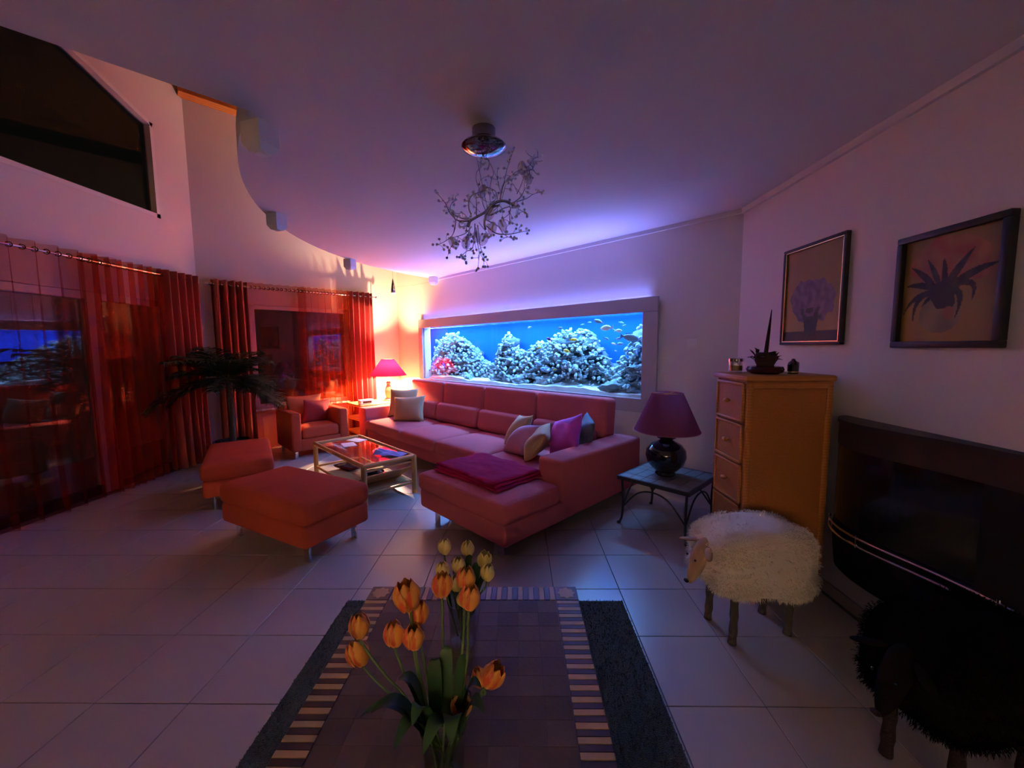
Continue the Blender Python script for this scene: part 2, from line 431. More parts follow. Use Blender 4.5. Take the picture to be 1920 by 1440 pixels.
# ================================================================== AQUARIUM
def area(name, loc, rot, sx, sy, w, col, parent=None, spread=180):
    l = bpy.data.lights.new(name, 'AREA'); l.shape = 'RECTANGLE'; l.size = sx; l.size_y = sy; l.energy = w; l.color = col
    l.spread = math.radians(spread)
    o = bpy.data.objects.new(name, l); COL.objects.link(o); o.location = loc; o.rotation_euler = rot
    if parent: o.parent = parent
    return o
AQ0 = UV(2.865, 0, .955)
aq = thing('aquarium', 'long built-in aquarium with wide grey frame glowing blue above the sofa', 'aquarium', AQ0, ROT)
def aqp(name, x0, x1, y0, y1, z0, z1, m, r=.004):   # u, v, z absolute -> local
    return obj(name, rb(x0 - 2.865, x1 - 2.865, y0, y1, z0 - .955, z1 - .955, r, 1), m, aq)
fo0, fo1, fz0, fz1 = .69, 5.0, .828, 1.965
fi0, fi1, fj0, fj1 = .848, 4.885, .965, 1.822
aqp('frame_board', fo0, fo1, .030, .058, fj1, fz1, MT['frame'])
aqp('frame_board', fo0, fo1, .030, .058, fz0, fj0, MT['frame'])
aqp('frame_board', fo0, fi0, .030, .058, fj0, fj1, MT['frame'])
aqp('frame_board', fi1, fo1, .030, .058, fj0, fj1, MT['frame'])
for a in (fo0 + .03, 1.8, 2.9, 4.0, fo1 - .05): aqp('spacer', a, a + .02, 0, .030, fz0 + .02, fz0 + .06, MT['frame'])
aqp('front_pane', ou0 + .004, ou1 - .004, -.03, -.018, oz0 + .002, oz1 - .002, MT['aglass'])
td = -.66
aqp('back_panel', ou0 - .01, tk1 + .01, td - .02, td, .90, 2.02, MT['tankblue'])
aqp('end_panel', ou0 - .03, ou0 - .002, td, -.122, .90, 2.02, MT['tankblue'])
aqp('end_panel', tk1 + .002, tk1 + .03, td, -.122, .90, 2.02, MT['tankblue'])
aqp('base_plate', ou0 - .03, tk1 + .03, td, -.122, .90, .95, MT['tankblue'])
aqp('hood', ou0 - .03, tk1 + .03, td, -.122, 2.02, 2.05, MT['whitem'])
wsf = aqp('water_surface', ou0 + .002, tk1 - .002, td + .002, -.125, 1.815, 1.82, MT['water'])
# lamp bars over the water
for k, (a, b) in enumerate(((1.0, 2.1), (2.2, 3.5), (3.6, 5.5))):
    t = thing('aquarium_lamp', ['white lamp bar hidden over the right end of the aquarium', 'white lamp bar hidden over the middle of the aquarium', 'white lamp bar hidden over the left end of the aquarium'][k], 'lamp', UV((a + b) / 2, -.27, 1.97), ROT, 'aquarium lamp bars')
    L = b - a
    obj('housing', rb(-L / 2, L / 2, -.12, .12, 0, .05, .01, 1), MT['whitem'], t)
    obj('light_tube', rb(-L / 2 + .02, L / 2 - .02, -.02, .02, -.012, 0, .005, 1), emit_mat('tube_glow', (.35, .6, 1), 4), t)
    area('aquarium_light', (0, 0, -.02), (0, 0, 0), L, .22, TANK_W * L / 3.5, TANK_RGB, t)
# added strip behind the frame's top edge, standing in for leaking tank light
t = thing('leak_strip', 'added blue strip standing in for tank light leaking above the frame', 'light strip', UV(2.85, .015, 1.949), ROT)
obj('channel', rb(-2.1, 2.1, -.0145, .0145, 0, .006, .001, 1), MT['whitem'], t)
area('leak_light', (0, .004, .010), (PI - math.radians(40), 0, 0), 4.1, .016, SLIT_W, SLIT_RGB, t, 128)

# sand
v = []; f = []; nx, ny = 90, 14
for j in range(ny + 1):
    for i in range(nx + 1):
        x = -2.02 + (4.04 if j > 11 else 4.88) * i / nx; y = td + .01 + (-.035 - td - .01) * j / ny
        u = x + 2.865
        h = .045 + .05 * mnoise.noise(Vector((u * 1.3, y * 2, 1))) + .07 * math.exp(-((u - 1.9) / .35) ** 2) * (1 - .6 * j / ny) + .05 * (1 - j / ny) + .012 * mnoise.noise(Vector((u * 9, y * 9, 4)))
        v.append((x, y, max(.02, h)))
for j in range(ny):
    for i in range(nx): f.append((j * (nx + 1) + i, j * (nx + 1) + i + 1, (j + 1) * (nx + 1) + i + 1, (j + 1) * (nx + 1) + i))
n = len(v)
v += [(p[0], p[1], 0.0) for p in v]; f += [tuple(q + n for q in t_[::-1]) for t_ in f]
for i in range(nx):
    a = ny * (nx + 1) + i; f.append((a, a + 1, n + a + 1, n + a)); f.append((i, n + i, n + i + 1, i + 1))
so = obj('sand', (v, f), MT['sand'], loc=UV(2.865, 0, .951), rot=(0, 0, ROT))
tag(so, 'pale sand covering the bottom of the aquarium', 'sand', kind='stuff')
# rocks
rnd = random.Random(11)
def rockmesh(seed, m, amp=.45, sub=3):
    bm = bmesh.new(); bmesh.ops.create_icosphere(bm, subdivisions=sub, radius=1)
    for q in bm.verts:
        p = q.co.copy(); d = amp * mnoise.noise(p * 1.5 + Vector((seed * 7, 0, 3))) + amp * (.5 - 1.6 * abs(mnoise.noise(p * 2.6 + Vector((seed, 9, 0))))) + .35 * amp * mnoise.noise(p * 6 + Vector((seed, 2, 0)))
        q.co = p * (1 + d)
    me = bpy.data.meshes.new('rock'); bm.to_mesh(me); bm.free(); me.materials.append(m)
    me.polygons.foreach_set('use_smooth', [True] * len(me.polygons)); return me
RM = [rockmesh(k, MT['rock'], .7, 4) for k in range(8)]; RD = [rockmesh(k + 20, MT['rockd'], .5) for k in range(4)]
prof = [(.86, 1.80), (.98, 1.74), (1.12, 1.66), (1.28, 1.36), (1.40, 1.20), (1.53, 1.30), (1.66, 1.58), (1.8, 1.68), (2.1, 1.68), (2.3, 1.62), (2.45, 1.50), (2.62, 1.53), (2.85, 1.36), (3.05, 1.50), (3.2, 1.70), (3.34, 1.48), (3.45, 1.18), (3.75, 1.24), (4.0, 1.44), (4.25, 1.62), (4.5, 1.73), (4.8, 1.66), (5.0, 1.58), (5.08, 1.2)]
def hp(u):
    for (a, b), (c, d) in zip(prof, prof[1:]):
        if a <= u <= c: return b + (d - b) * (u - a) / (c - a)
    return 1.05
def mound(u):
    return 'the reef column at the right end' if u < 1.4 else 'the broad reef right of centre' if u < 2.45 else 'the central reef ledges' if u < 3.55 else 'the tall reef at the left'
def put_rock(u, v_, z, s, me, word):
    h = hp(u); f_ = (z - 1.0) / max(.05, h - 1.0)
    lev = 'near the top of' if f_ > .72 else 'halfway up' if f_ > .36 else 'at the foot of'
    size = 'large' if s[0] > .10 else 'flat' if s[2] < .028 else 'small'
    lab = f'{size} {word} {lev} {mound(u)}'
    o = obj('reef_rock', me, loc=UV(u, v_, z)); o.scale = s; o.rotation_euler = (rnd.uniform(-.3, .3), rnd.uniform(-.3, .3), ROT + rnd.uniform(-.6, .6))
    tag(o, lab, 'rock', f'{word}s of {mound(u)}')
nr = 0
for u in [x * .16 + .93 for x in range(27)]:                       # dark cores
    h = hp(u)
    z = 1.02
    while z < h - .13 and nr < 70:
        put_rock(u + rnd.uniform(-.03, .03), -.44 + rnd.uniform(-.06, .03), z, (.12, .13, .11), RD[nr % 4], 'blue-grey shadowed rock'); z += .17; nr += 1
k = 0
while k < 228:
    u = rnd.uniform(.90, 5.06); h = hp(u); z = 1.0 + (h - 1.0) * rnd.random() ** .62
    if z > h - .02: continue
    d = (h - z)
    v_ = -.40 + min(.25, d * .42) + rnd.uniform(-.05, .05)
    s = rnd.uniform(.026, .058)
    if u < .98 or u > 5.0: s *= .7
    put_rock(u, v_, z, (s * rnd.uniform(1.1, 1.9), s, s * rnd.uniform(.45, .75)), RM[k % 8], 'craggy pale rock'); k += 1
for u, s in ((1.25, .085), (1.05, .08), (2.35, .09), (2.75, .085), (2.95, .06), (3.15, .09), (3.9, .07), (4.1, .05), (4.45, .06)):
    put_rock(u, -.17 - rnd.random() * .05, 1.03, (s * 1.6, s, s * .75), RM[k % 8], 'rounded sand-dusted rock'); k += 1

bm = bmesh.new(); bmesh.ops.create_icosphere(bm, subdivisions=2, radius=1); bm.verts.ensure_lookup_table()
kv = [q.co.copy() for q in bm.verts]; kf = [tuple(q.index for q in f_.verts) for f_ in bm.faces]; bm.free()
rub = G(); k = 0
while k < 1500:
    u = rnd.uniform(.90, 5.07); h = hp(u) + .03; z = 1.0 + (h - 1.0) * rnd.random() ** .7
    v_ = -.37 + min(.25, (h - z) * .42) + rnd.uniform(-.05, .07); sc_ = rnd.uniform(.010, .026); sd = rnd.random() * 50
    pv = [p * (1 + .55 * mnoise.noise(p * 2.2 + Vector((sd, 0, 0)))) for p in kv]
    rub.add((pv, kf), UV(u, v_, z) - UV(2.865, 0, .951), rotm(rnd.random(), rnd.random(), rnd.random() * 6), (sc_ * rnd.uniform(1, 1.8), sc_, sc_ * rnd.uniform(.6, 1))); k += 1
ro = obj('reef_rubble', rub.vf, MT['rock'], loc=UV(2.865, 0, .951), smooth=False)
ro.data.polygons.foreach_set('use_smooth', [True] * len(ro.data.polygons))
tag(ro, 'small coral rubble scattered over the aquarium reef', 'rubble', kind='stuff')

# fish
def fish_meshes(name, m):
    n = 14; ring = 12; v = []; f = []
    for i in range(n + 1):
        t = i / n; x = .5 - t * .82; h = .17 * math.sin(PI * min(1, t * .93 + .035)) ** .75 + .012; w = h * .42
        for k in range(ring): a = 2 * PI * k / ring; v.append((x, w * math.cos(a), h * math.sin(a)))
    for i in range(n):
        for k in range(ring): f.append((i * ring + k, i * ring + (k + 1) % ring, (i + 1) * ring + (k + 1) % ring, (i + 1) * ring + k))
    f += [tuple(range(ring)), tuple(n * ring + k for k in range(ring))]
    body = mesh('body', (v, f), m)
    def fin(poly):
        vv, ff = prism(poly, -.006, .006); return mesh('fin', ([(p[0], p[2], p[1]) for p in vv], ff), m, smooth=False)
    return body, fin([(-.29, .03), (-.5, .14), (-.46, 0), (-.5, -.14), (-.29, -.03)]), fin([(.22, .13), (.05, .22), (-.18, .17), (-.22, .09), (.1, .12)])
stripe = mat('striped_fish', (.03, .03, .05), .4, wave=(9, .5, 'X'), col2=(.45, .5, .5))
FM = {'w': fish_meshes('w', mat('pale_fish', (1.0, .80, .55), .35, var=.1, vscale=3)), 'y': fish_meshes('y', mat('yellow_fish', (.95, .62, .05), .35)),
      's': fish_meshes('s', stripe), 'p': fish_meshes('p', mat('violet_fish', (.25, .06, .35), .4)), 'b': fish_meshes('b', mat('blue_fish', (.30, .55, .75), .4, var=.2, vscale=4))}
FL = [('w', 1.368, 1.693, .177, 'largest cream and orange fish near the top right of the aquarium'), ('w', 1.241, 1.659, .102, 'cream fish just right of the largest cream fish'),
      ('w', 1.3, 1.516, .066, 'small round cream fish in open blue water'), ('w', 1.253, 1.44, .044, 'tiniest cream fish low in the open water'),
      ('y', 1.941, 1.438, .118, 'largest yellow fish in front of the broad reef mound'), ('y', 1.865, 1.574, .102, 'yellow fish high on the broad reef mound'),
      ('y', 2.371, 1.478, .075, 'small yellow fish near the reef ledges'), ('y', 2.134, 1.204, .057, 'tiny yellow fish low over the reef'),
      ('w', 2.586, 1.747, .069, 'lone cream fish high in the middle of the aquarium'), ('s', 1.098, 1.584, .214, 'big dark striped fish at the right end of the aquarium'),
      ('s', 1.487, 1.769, .127, 'dark fish near the water surface right of centre'), ('s', 2.067, 1.72, .08, 'small dark fish above the broad reef mound'),
      ('p', 2.209, 1.585, .106, 'violet fish beside the reef mound'), ('b', 1.617, 1.765, .053, 'small pale blue fish right of the topmost pair'), ('b', 1.725, 1.746, .054, 'small pale blue fish above the mound top'),
      ('b', 1.38, 1.578, .074, 'slim pale blue fish alone in open water'), ('b', 1.164, 1.71, .058, 'small blue fish at top right below another'), ('b', 1.216, 1.744, .072, 'faint blue fish nearest the top right'),
      ('b', 2.386, 1.271, .134, 'blue fish at mid height by the central ledges'), ('b', 1.835, 1.255, .125, 'blue fish low under the broad reef mound'),
      ('b', 2.285, 1.199, .181, 'long blue fish low above the sand'), ('b', 1.226, 1.572, .08, 'blue fish left of the big striped fish'),
      ('b', 1.199, 1.515, .094, 'blue fish below the big striped fish'), ('b', 1.993, 1.307, .111, 'blue fish under the largest yellow fish')]
rnd = random.Random(3)
for k, (c, u, z, L, lab) in enumerate(FL):
    t = thing('fish', lab, 'fish', UV(u, -.13 - .02 * (k % 3), z), ROT + (PI if k % 2 else 0) + rnd.uniform(-.25, .25), 'aquarium fish'); t.scale = (L, L, L)
    t.rotation_euler = (0, rnd.uniform(-.35, .35), t.rotation_euler[2])
    obj('body', FM[c][0], parent=t); obj('tail_fin', FM[c][1], parent=t); obj('dorsal_fin', FM[c][2], parent=t)

# ================================================================== SOFA
so = thing('corner_sofa', 'coral corner sofa with chaise and tall back under the aquarium', 'sofa', UV(2.8, .7), ROT)
def sp(name, u0, u1, v0, v1, z0, z1, m=None, r=.03, kind='rb', crown=.02):
    m = m or MT['sofa']
    if kind == 'rb': return obj(name, rb(u0 - 2.8, u1 - 2.8, v0 - .7, v1 - .7, z0, z1, r, 3), m, so)
    g = G().add(puffbox(u1 - u0, v1 - v0, z1 - z0, r, crown), ((u0 + u1) / 2 - 2.8, (v0 + v1) / 2 - .7, (z0 + z1) / 2)); return obj(name, g.vf, m, so, ang=180)
sp('base', .82, 4.83, .14, 1.20, .12, .29)
sp('chaise_base', .80, 1.88, 1.18, 1.975, .12, .29)
sp('armrest', .80, 1.06, .12, 1.36, .12, .605, r=.035)
sp('armrest', 4.62, 4.85, .12, 1.225, .12, .60, r=.025)
for a, b in ((1.88, 2.765), (2.765, 3.575), (3.575, 4.615)): sp('seat_cushion', a + .003, b - .003, .34, 1.255, .275, .435, r=.05, kind='p', crown=.022)
sp('seat_cushion', 1.065, 1.877, .34, 1.37, .275, .43, r=.04, kind='p', crown=.012)
sp('chaise_cushion', .795, 1.885, 1.365, 1.995, .27, .43, r=.05, kind='p', crown=.012)
sp('back_frame', 1.03, 4.64, .13, .34, .28, .60)
for k in range(4):
    a = 1.045 + k * .927
    g = G().add(puffbox(.924, .215, .40, .045, 0), (0, 0, 0)); o = obj('back_cushion', g.vf, MT['sofa'], so, loc=(a + .4625 - 2.8, .285 - .7, .775), rot=(math.radians(5), 0, 0), ang=180)
for u, v_ in ((.92, 1.9), (1.72, 1.9), (.92, .25), (2.7, 1.12), (3.6, 1.12), (4.7, 1.12), (4.7, .25)):
    obj('leg', rb(u - .03 - 2.8, u + .03 - 2.8, v_ - .008 - .7, v_ + .008 - .7, 0, .13, .003, 1), MT['chrome'], so)

def pil(name, lab, u, v_, z, w, h, t, m, rx=0, ry=0, rz=0, seed=0, pinch=.1, group='loose cushions on the sofa', cat='cushion'):
    o = obj(name, pillow(w, h, t, pinch, 16, seed), m, loc=UV(u, v_, z), ang=180)
    o.rotation_euler = (rotm(0, 0, ROT + rz) @ rotm(rx, 0, 0) @ rotm(0, ry, 0)).to_euler(); return tag(o, lab, cat, group)
def bolster(u0, u1, lab):
    o = obj('bolster_cushion', puffbox(u1 - u0, .15, .27, .07, 0), MT['sofa'], loc=UV((u0 + u1) / 2, .505, .575), ang=180); o.rotation_euler = (rotm(0, 0, ROT) @ rotm(math.radians(10), 0, 0)).to_euler()
    tag(o, lab, 'cushion', 'coral lumbar bolsters on the sofa')
bolster(2.84, 3.76, 'coral lumbar bolster beside the beige cushions on the sofa'); bolster(1.90, 2.82, 'coral lumbar bolster in the middle of the sofa'); bolster(1.08, 1.88, 'coral lumbar bolster behind the pile of cushions at the chaise end'); bolster(3.78, 4.58, 'coral lumbar bolster behind the beige cushions at the far end')
BB = math.radians
pil('throw_cushion', 'beige cushion by the far sofa arm near the red lamp', 4.40, .72, .655, .46, .45, .20, MT['beige'], rx=BB(16), rz=BB(38), seed=1)
pil('throw_cushion', 'beige cushion leaning on the bolster, second from the red lamp', 4.02, .84, .615, .50, .38, .20, MT['beige'], rx=BB(20), ry=BB(5), rz=BB(30), seed=2)
pil('throw_cushion', 'pale gold cushion standing behind the pink cushion', 1.84, .80, .60, .42, .40, .17, MT['beige'], rx=BB(30), ry=BB(10), rz=BB(-30), seed=3)
pil('throw_cushion', 'crumpled dusty pink cushion between two beige cushions', 1.66, .93, .565, .40, .36, .20, MT['pink'], rx=BB(42), ry=BB(14), rz=BB(-24), seed=4)
pil('throw_cushion', 'beige cushion in front of the magenta cushion', 1.42, .96, .59, .37, .35, .18, MT['beige'], rx=BB(36), ry=BB(-8), rz=BB(-52), seed=5)
pil('throw_cushion', 'bright magenta cushion leaning against the right sofa arm', 1.21, .80, .655, .40, .38, .19, MT['magenta'], rx=BB(26), ry=BB(22), rz=BB(-18), seed=6)
pil('throw_cushion', 'small dark grey cushion tucked behind the magenta one', 1.12, .60, .68, .34, .30, .14, MT['grey'], rx=BB(16), ry=BB(-10), rz=BB(-40), seed=7)
# blanket: folded layers lying on the chaise
bl = thing('blanket', 'folded plum fleece blanket lying on the sofa chaise', 'blanket', UV(1.40, 1.60, .436), ROT)
for k in range(3):
    n = 26; v = []; f = []; w, d = .80 - k * .015, .55 - k * .02
    for s in (0, 1):
        for j in range(n + 1):
            for i in range(n + 1):
                x = -1 + 2 * i / n; y = -1 + 2 * j / n
                e = max(abs(x), abs(y)); rr = .012 * max(0, (e - .93) / .07) ** 2
                wr = .008 * mnoise.noise(Vector((x * 2.2, y * 2.2, k * 5))) + .004 * mnoise.noise(Vector((x * 6, y * 6, k * 3)))
                z = .006 + k * .020 + (.020 - rr + wr * (1.6 if k == 2 else .5) if s else rr * .3)
                v.append((x * w / 2 + .012 * mnoise.noise(Vector((y * 3, k, 0))) + .01 * k, y * d / 2 + .010 * mnoise.noise(Vector((x * 3, k, 7))), z))
    for s in (0, 1):
        for j in range(n):
            for i in range(n):
                q = [s * (n + 1) ** 2 + a for a in (j * (n + 1) + i, j * (n + 1) + i + 1, (j + 1) * (n + 1) + i + 1, (j + 1) * (n + 1) + i)]; f.append(tuple(q if s else q[::-1]))
    M_ = (n + 1) ** 2
    bd = [i for i in range(n + 1)] + [j * (n + 1) + n for j in range(1, n + 1)] + [n * (n + 1) + i for i in range(n - 1, -1, -1)] + [j * (n + 1) for j in range(n - 1, 0, -1)]
    for a, b in zip(bd, bd[1:] + bd[:1]): f.append((a, b, b + M_, a + M_))
    obj('fold', (v, f), MT['blanket'], bl, ang=180, rot=(0, 0, math.radians(2 - 2 * k)))

# ================================================================== OTTOMANS, ARMCHAIR
def ottoman(label, P, rz):
    t = thing('ottoman', label, 'ottoman', P, rz, 'terracotta footstools of the seating group')
    obj('base', rb(-.52, .52, -.28, .28, .13, .29, .03, 3), MT['ott'], t)
    obj('cushion', G().add(puffbox(1.07, .585, .165, .055, .012), (0, 0, .365)).vf, MT['ott'], t, ang=180)
    for x in (-.43, .43):
        for y in (-.20, .20): obj('leg', rb(x - .03, x + .03, y - .008, y + .008, 0, .14, .003, 1), MT['chrome'], t)
ottoman('terracotta ottoman with chrome legs nearest the camera', UV(2.305, 2.845), ROT + math.atan2(.302, .953))
ottoman('terracotta ottoman further back, half hidden behind the other ottoman', UV(3.85, 2.935), ROT + math.atan2(-.2, 1.02))

ac = thing('armchair', 'coral armchair with square arms beside the window curtain', 'armchair', UV(5.09, 1.82), ROT)
def cp(name, vf, m, **k): return obj(name, vf, m, ac, **k)
# local x: +u towards the window (the back), front faces -u
cp('base', rb(-.38, .36, -.36, .36, .10, .27, .025, 3), MT['ott'])
cp('armrest', rb(-.39, .36, .25, .38, .10, .63, .03, 3), MT['ott']); cp('armrest', rb(-.39, .36, -.38, -.25, .10, .63, .03, 3), MT['ott'])
cp('seat_cushion', G().add(puffbox(.62, .495, .16, .045, .018), (-.08, 0, .34)).vf, MT['ott'], ang=180)
cp('backrest', rb(.22, .38, -.36, .36, .26, .66, .04, 3), MT['ott'])
for x in (-.33, .30):
    for y in (-.32, .32): cp('leg', rb(x - .02, x + .02, y - .02, y + .02, 0, .11, .004, 1), MT['chrome'])
pil('throw_cushion', 'orange cushion at the back of the armchair', 5.21, 1.88, .62, .50, .40, .15, MT['orangec'], rx=BB(0), rz=BB(90), seed=8, group='cushions on the armchair')
pil('throw_cushion', 'dark red cushion in the corner of the armchair', 5.08, 1.76, .58, .42, .36, .15, MT['redc'], rx=BB(12), ry=BB(4), rz=BB(-78), seed=9, group='cushions on the armchair')

# ================================================================== RATTAN COFFEE TABLE
ct = thing('coffee_table', 'low rattan coffee table with glass top beside the sofa', 'coffee table', UV(3.165, 1.925), ROT)
hx, hy, H_ = .66, .265, .40
for x in (-hx, hx):
    for y in (-hy, hy): obj('leg', tube([(x, y, 0), (x, y, .2), (x, y, H_ - .01)], .027, 10), MT['rattan'], ct)
for y in (-hy, hy):
    obj('top_rail', tube([(-hx - .02, y, H_ - .02), (hx + .02, y, H_ - .02)], .024, 10), MT['rattan'], ct)
    obj('lower_rail', tube([(-hx, y, .11), (hx, y, .11)], .014, 8), MT['rattan'], ct)
for x in (-hx, hx):
    obj('top_rail', tube([(x, -hy, H_ - .02), (x, hy, H_ - .02)], .024, 10), MT['rattan'], ct)
    obj('lower_rail', tube([(x, -hy, .11), (x, hy, .11)], .014, 8), MT['rattan'], ct)
    obj('apron', tube([(x, -hy, H_ - .07), (x, hy, H_ - .07)], .012, 8), MT['rattan'], ct)
obj('glass_top', rb(-hx + .02, hx - .02, -hy + .02, hy - .02, H_ - .022, H_ - .014, .002, 1), MT['tglass'], ct)
sl = mesh('slat', tube([(0, -hy, 0), (0, hy, 0)], .008, 6), MT['rattan'])
for k in range(30):
    x = -hx + .05 + k * .0315
    obj('slat', sl, parent=ct, loc=(x, 0, .118))
# slanted woven magazine panel at the near end
for k in range(20): obj('woven_strand', sl, parent=ct, loc=(-hx + .02 + k * .0135, 0, .27 - k * .0075), rot=(0, 0, 0))
obj('panel_rail', tube([(-hx + .28, -hy, .115), (-hx + .28, hy, .115)], .012, 8), MT['rattan'], ct)
def cobj(name, vf, m, lab, cat, u, v_, z, rz=0, **k): return tag(obj(name, vf, m, loc=UV(u, v_, z), rot=(0, 0, ROT + rz), **k), lab, cat)
cobj('paper_sheet', rb(-.105, .105, -.07, .07, 0, .004, .001, 1), MT['paper'], 'white paper sheet at the far corner of the coffee table', 'paper', 3.62, 1.78, .386, .3)
cobj('paper_sheet', rb(-.10, .10, -.07, .07, 0, .004, .001, 1), MT['paper'], 'grey-white envelope on the coffee table next to the paper sheet', 'paper', 3.46, 1.94, .386, -.2)
v, f = [], []; n = 14
for s in (0, 1):
    for j in range(n + 1):
        for i in range(n + 1):
            x = -1 + 2 * i / n; y = -1 + 2 * j / n
            v.append((x * .16, y * .09, .004 * s + .03 * abs(mnoise.noise(Vector((x * 1.4, y * 1.2, 2)))) + .035 * max(0, x) * (1 - y * y) + .002))
for s in (0, 1):
    for j in range(n):
        for i in range(n):
            q = [s * (n + 1) ** 2 + a for a in (j * (n + 1) + i, j * (n + 1) + i + 1, (j + 1) * (n + 1) + i + 1, (j + 1) * (n + 1) + i)]; f.append(tuple(q if s else q[::-1]))
cobj('cloth', (v, f), MT['bluecloth'], 'crumpled blue cloth on the near end of the coffee table', 'cloth', 2.72, 1.80, .386, .5, ang=180)
bw = thing('bowl', 'dark bowl of dried pods on the lower shelf of the coffee table', 'bowl', UV(2.86, 1.93, .128), ROT)
obj('dish', lathe([(.03, 0), (.05, .005), (.10, .04), (.115, .07), (.108, .07), (.09, .04), (.04, .015), (0, .012)], 24), MT['plate'], bw)
rnd = random.Random(5)
for k in range(14):
    a = rnd.random() * 6.28; r = rnd.random() * .075
    obj('pod', G().add(superell(.045, .035, .035, .8, .8, 10, 6), (r * math.cos(a), r * math.sin(a), .055 + rnd.random() * .02), rotm(rnd.random(), rnd.random(), a)).vf, MT['paper'] if k % 4 == 0 else MT['dry'], bw)
mg = thing('magazine_stack', 'stack of dark magazines on the lower shelf of the coffee table', 'magazines', UV(3.45, 1.95, .127), ROT + .15)
for k, (w, m) in enumerate(((.30, 'plate'), (.28, 'redc'), (.29, 'dry'))): obj('magazine', rb(-w / 2, w / 2, -.1, .1, k * .012, k * .012 + .011, .002, 1), MT[m], mg, rot=(0, 0, .08 * k))

# ================================================================== CURTAINS
def curtain_vf(L, z0, z1, pleats, amp, seed, nz=10, th=.004, per=14, flare=0.0):
    rnd = random.Random(seed); ns = int(pleats * per); v = []; f = []
    ph = [rnd.uniform(-.5, .5) for _ in range(6)]
    fr = []
    for i in range(ns + 1):
        s = i / ns; a = 2 * PI * pleats * (s + .010 * math.sin(9 * s + ph[0])); fr.append((s, a))
    for side in (0, 1):
        for j in range(nz + 1):
            t = j / nz; z = z0 + (z1 - z0) * t
            for s, a in fr:
                am = amp * (1 + .35 * math.sin(5 * s + ph[1]) * (1 - t)) * (1.0 + .25 * (1 - t))
                x = L * s + .012 * math.sin(a * .5 + 3 * t + ph[2]) * (1 - t) + (s - .5) * flare * (1 - t)
                y = am * math.sin(a + .5 * math.sin(2 * t + ph[3]) * (1 - t)) + .01 * math.sin(2 * a + ph[4]) * (1 - t)
                v.append((x, y + side * th, z))
    K = (nz + 1) * (ns + 1)
    for side in (0, 1):
        for j in range(nz):
            for i in range(ns):
                q = [side * K + a for a in (j * (ns + 1) + i, j * (ns + 1) + i + 1, (j + 1) * (ns + 1) + i + 1, (j + 1) * (ns + 1) + i)]
                f.append(tuple(q if side else q[::-1]))
    bd = list(range(ns + 1)) + [j * (ns + 1) + ns for j in range(1, nz + 1)] + [nz * (ns + 1) + i for i in range(ns - 1, -1, -1)] + [j * (ns + 1) for j in range(nz - 1, 0, -1)]
    for a, b in zip(bd, bd[1:] + bd[:1]): f.append((a, b, b + K, a + K))
    return v, f
def curtain(lab, A, B, pleats, amp, m, seed, single=False, z0=.02, z1=2.44, group=None, zr=2.375):
    A = Vector(A); B = Vector(B); d = B - A; L = d.length
    if single:
        vf = curtain_vf(L, z0, z1, pleats, amp, seed); K = len(vf[0]) // 2
        vf = (vf[0][:K], [q for q in vf[1] if max(q) < K])
    else: vf = curtain_vf(L, z0, z1, pleats, amp, seed)
    t = thing('curtain', lab, 'curtain', A, math.atan2(d.y, d.x), group)
    obj('cloth', vf, m, t, ang=180)
    ring = mesh('eyelet', G().add(([(.024 * math.cos(a), q, .024 * math.sin(a)) for q in (-.004, .004) for a in [2 * PI * k / 14 for k in range(14)]] + [(.017 * math.cos(a), q, .017 * math.sin(a)) for q in (-.004, .004) for a in [2 * PI * k / 14 for k in range(14)]],
        [q for k in range(14) for q in ((k, (k + 1) % 14, 14 + (k + 1) % 14, 14 + k), (28 + k, 42 + k, 42 + (k + 1) % 14, 28 + (k + 1) % 14), (k, 28 + k, 28 + (k + 1) % 14, (k + 1) % 14), (14 + k, 14 + (k + 1) % 14, 42 + (k + 1) % 14, 42 + k))])).vf, MT['dchrome'])
    for k in range(int(2 * pleats)):
        s = (k + .0) / (2 * pleats)
        obj('eyelet', ring, parent=t, loc=(L * s + .004, 0, zr), rot=(0, 0, PI / 2 + .6))
    return t
XC = -4.20
gl = 'curtains on the patio door rod'; gw = 'curtains on the window rod'
curtain('sheer dark red voile curtain over the patio doors at the left edge', (XC, 1.5, 0), (XC, 3.02, 0), 9, .046, MT['sheer2'], 1, True, group=gl)
curtain('sheer red voile curtain in the middle of the patio doors', (XC, 2.98, 0), (XC + .01, 4.22, 0), 7, .046, MT['sheer2'], 2, True, group=gl)
curtain('sheer orange voile curtain overlapping beside the thick patio drape', (XC - .02, 3.92, 0), (XC - .02, 4.76, 0), 7, .058, MT['sheer'], 3, True, group=gl)
curtain('thick russet velvet drape gathered at the end of the patio doors', (XC, 4.74, 0), (XC + .02, 5.26, 0), 5, .055, MT['velvet'], 4, group=gl)
def WU(u, v_): p = UV(u, v_); return (p.x, p.y, 0)
curtain('thick russet velvet drape at the left of the window, behind the palm', WU(5.67, 2.82), WU(5.67, 2.40), 4.5, .055, MT['velvet'], 5, group=gw)
curtain('sheer red voile curtain on the palm side of the window', WU(5.68, 2.42), WU(5.68, 1.62), 7, .046, MT['sheer2'], 6, True, group=gw)
curtain('sheer orange voile curtain on the lamp side of the window', WU(5.68, 1.74), WU(5.68, .95), 8, .058, MT['sheer'], 7, True, group=gw)
curtain('thick crimson velvet drape beside the red lamp', WU(5.67, .98), WU(5.67, .55), 4.5, .055, MT['velvet2'], 8, group=gw)
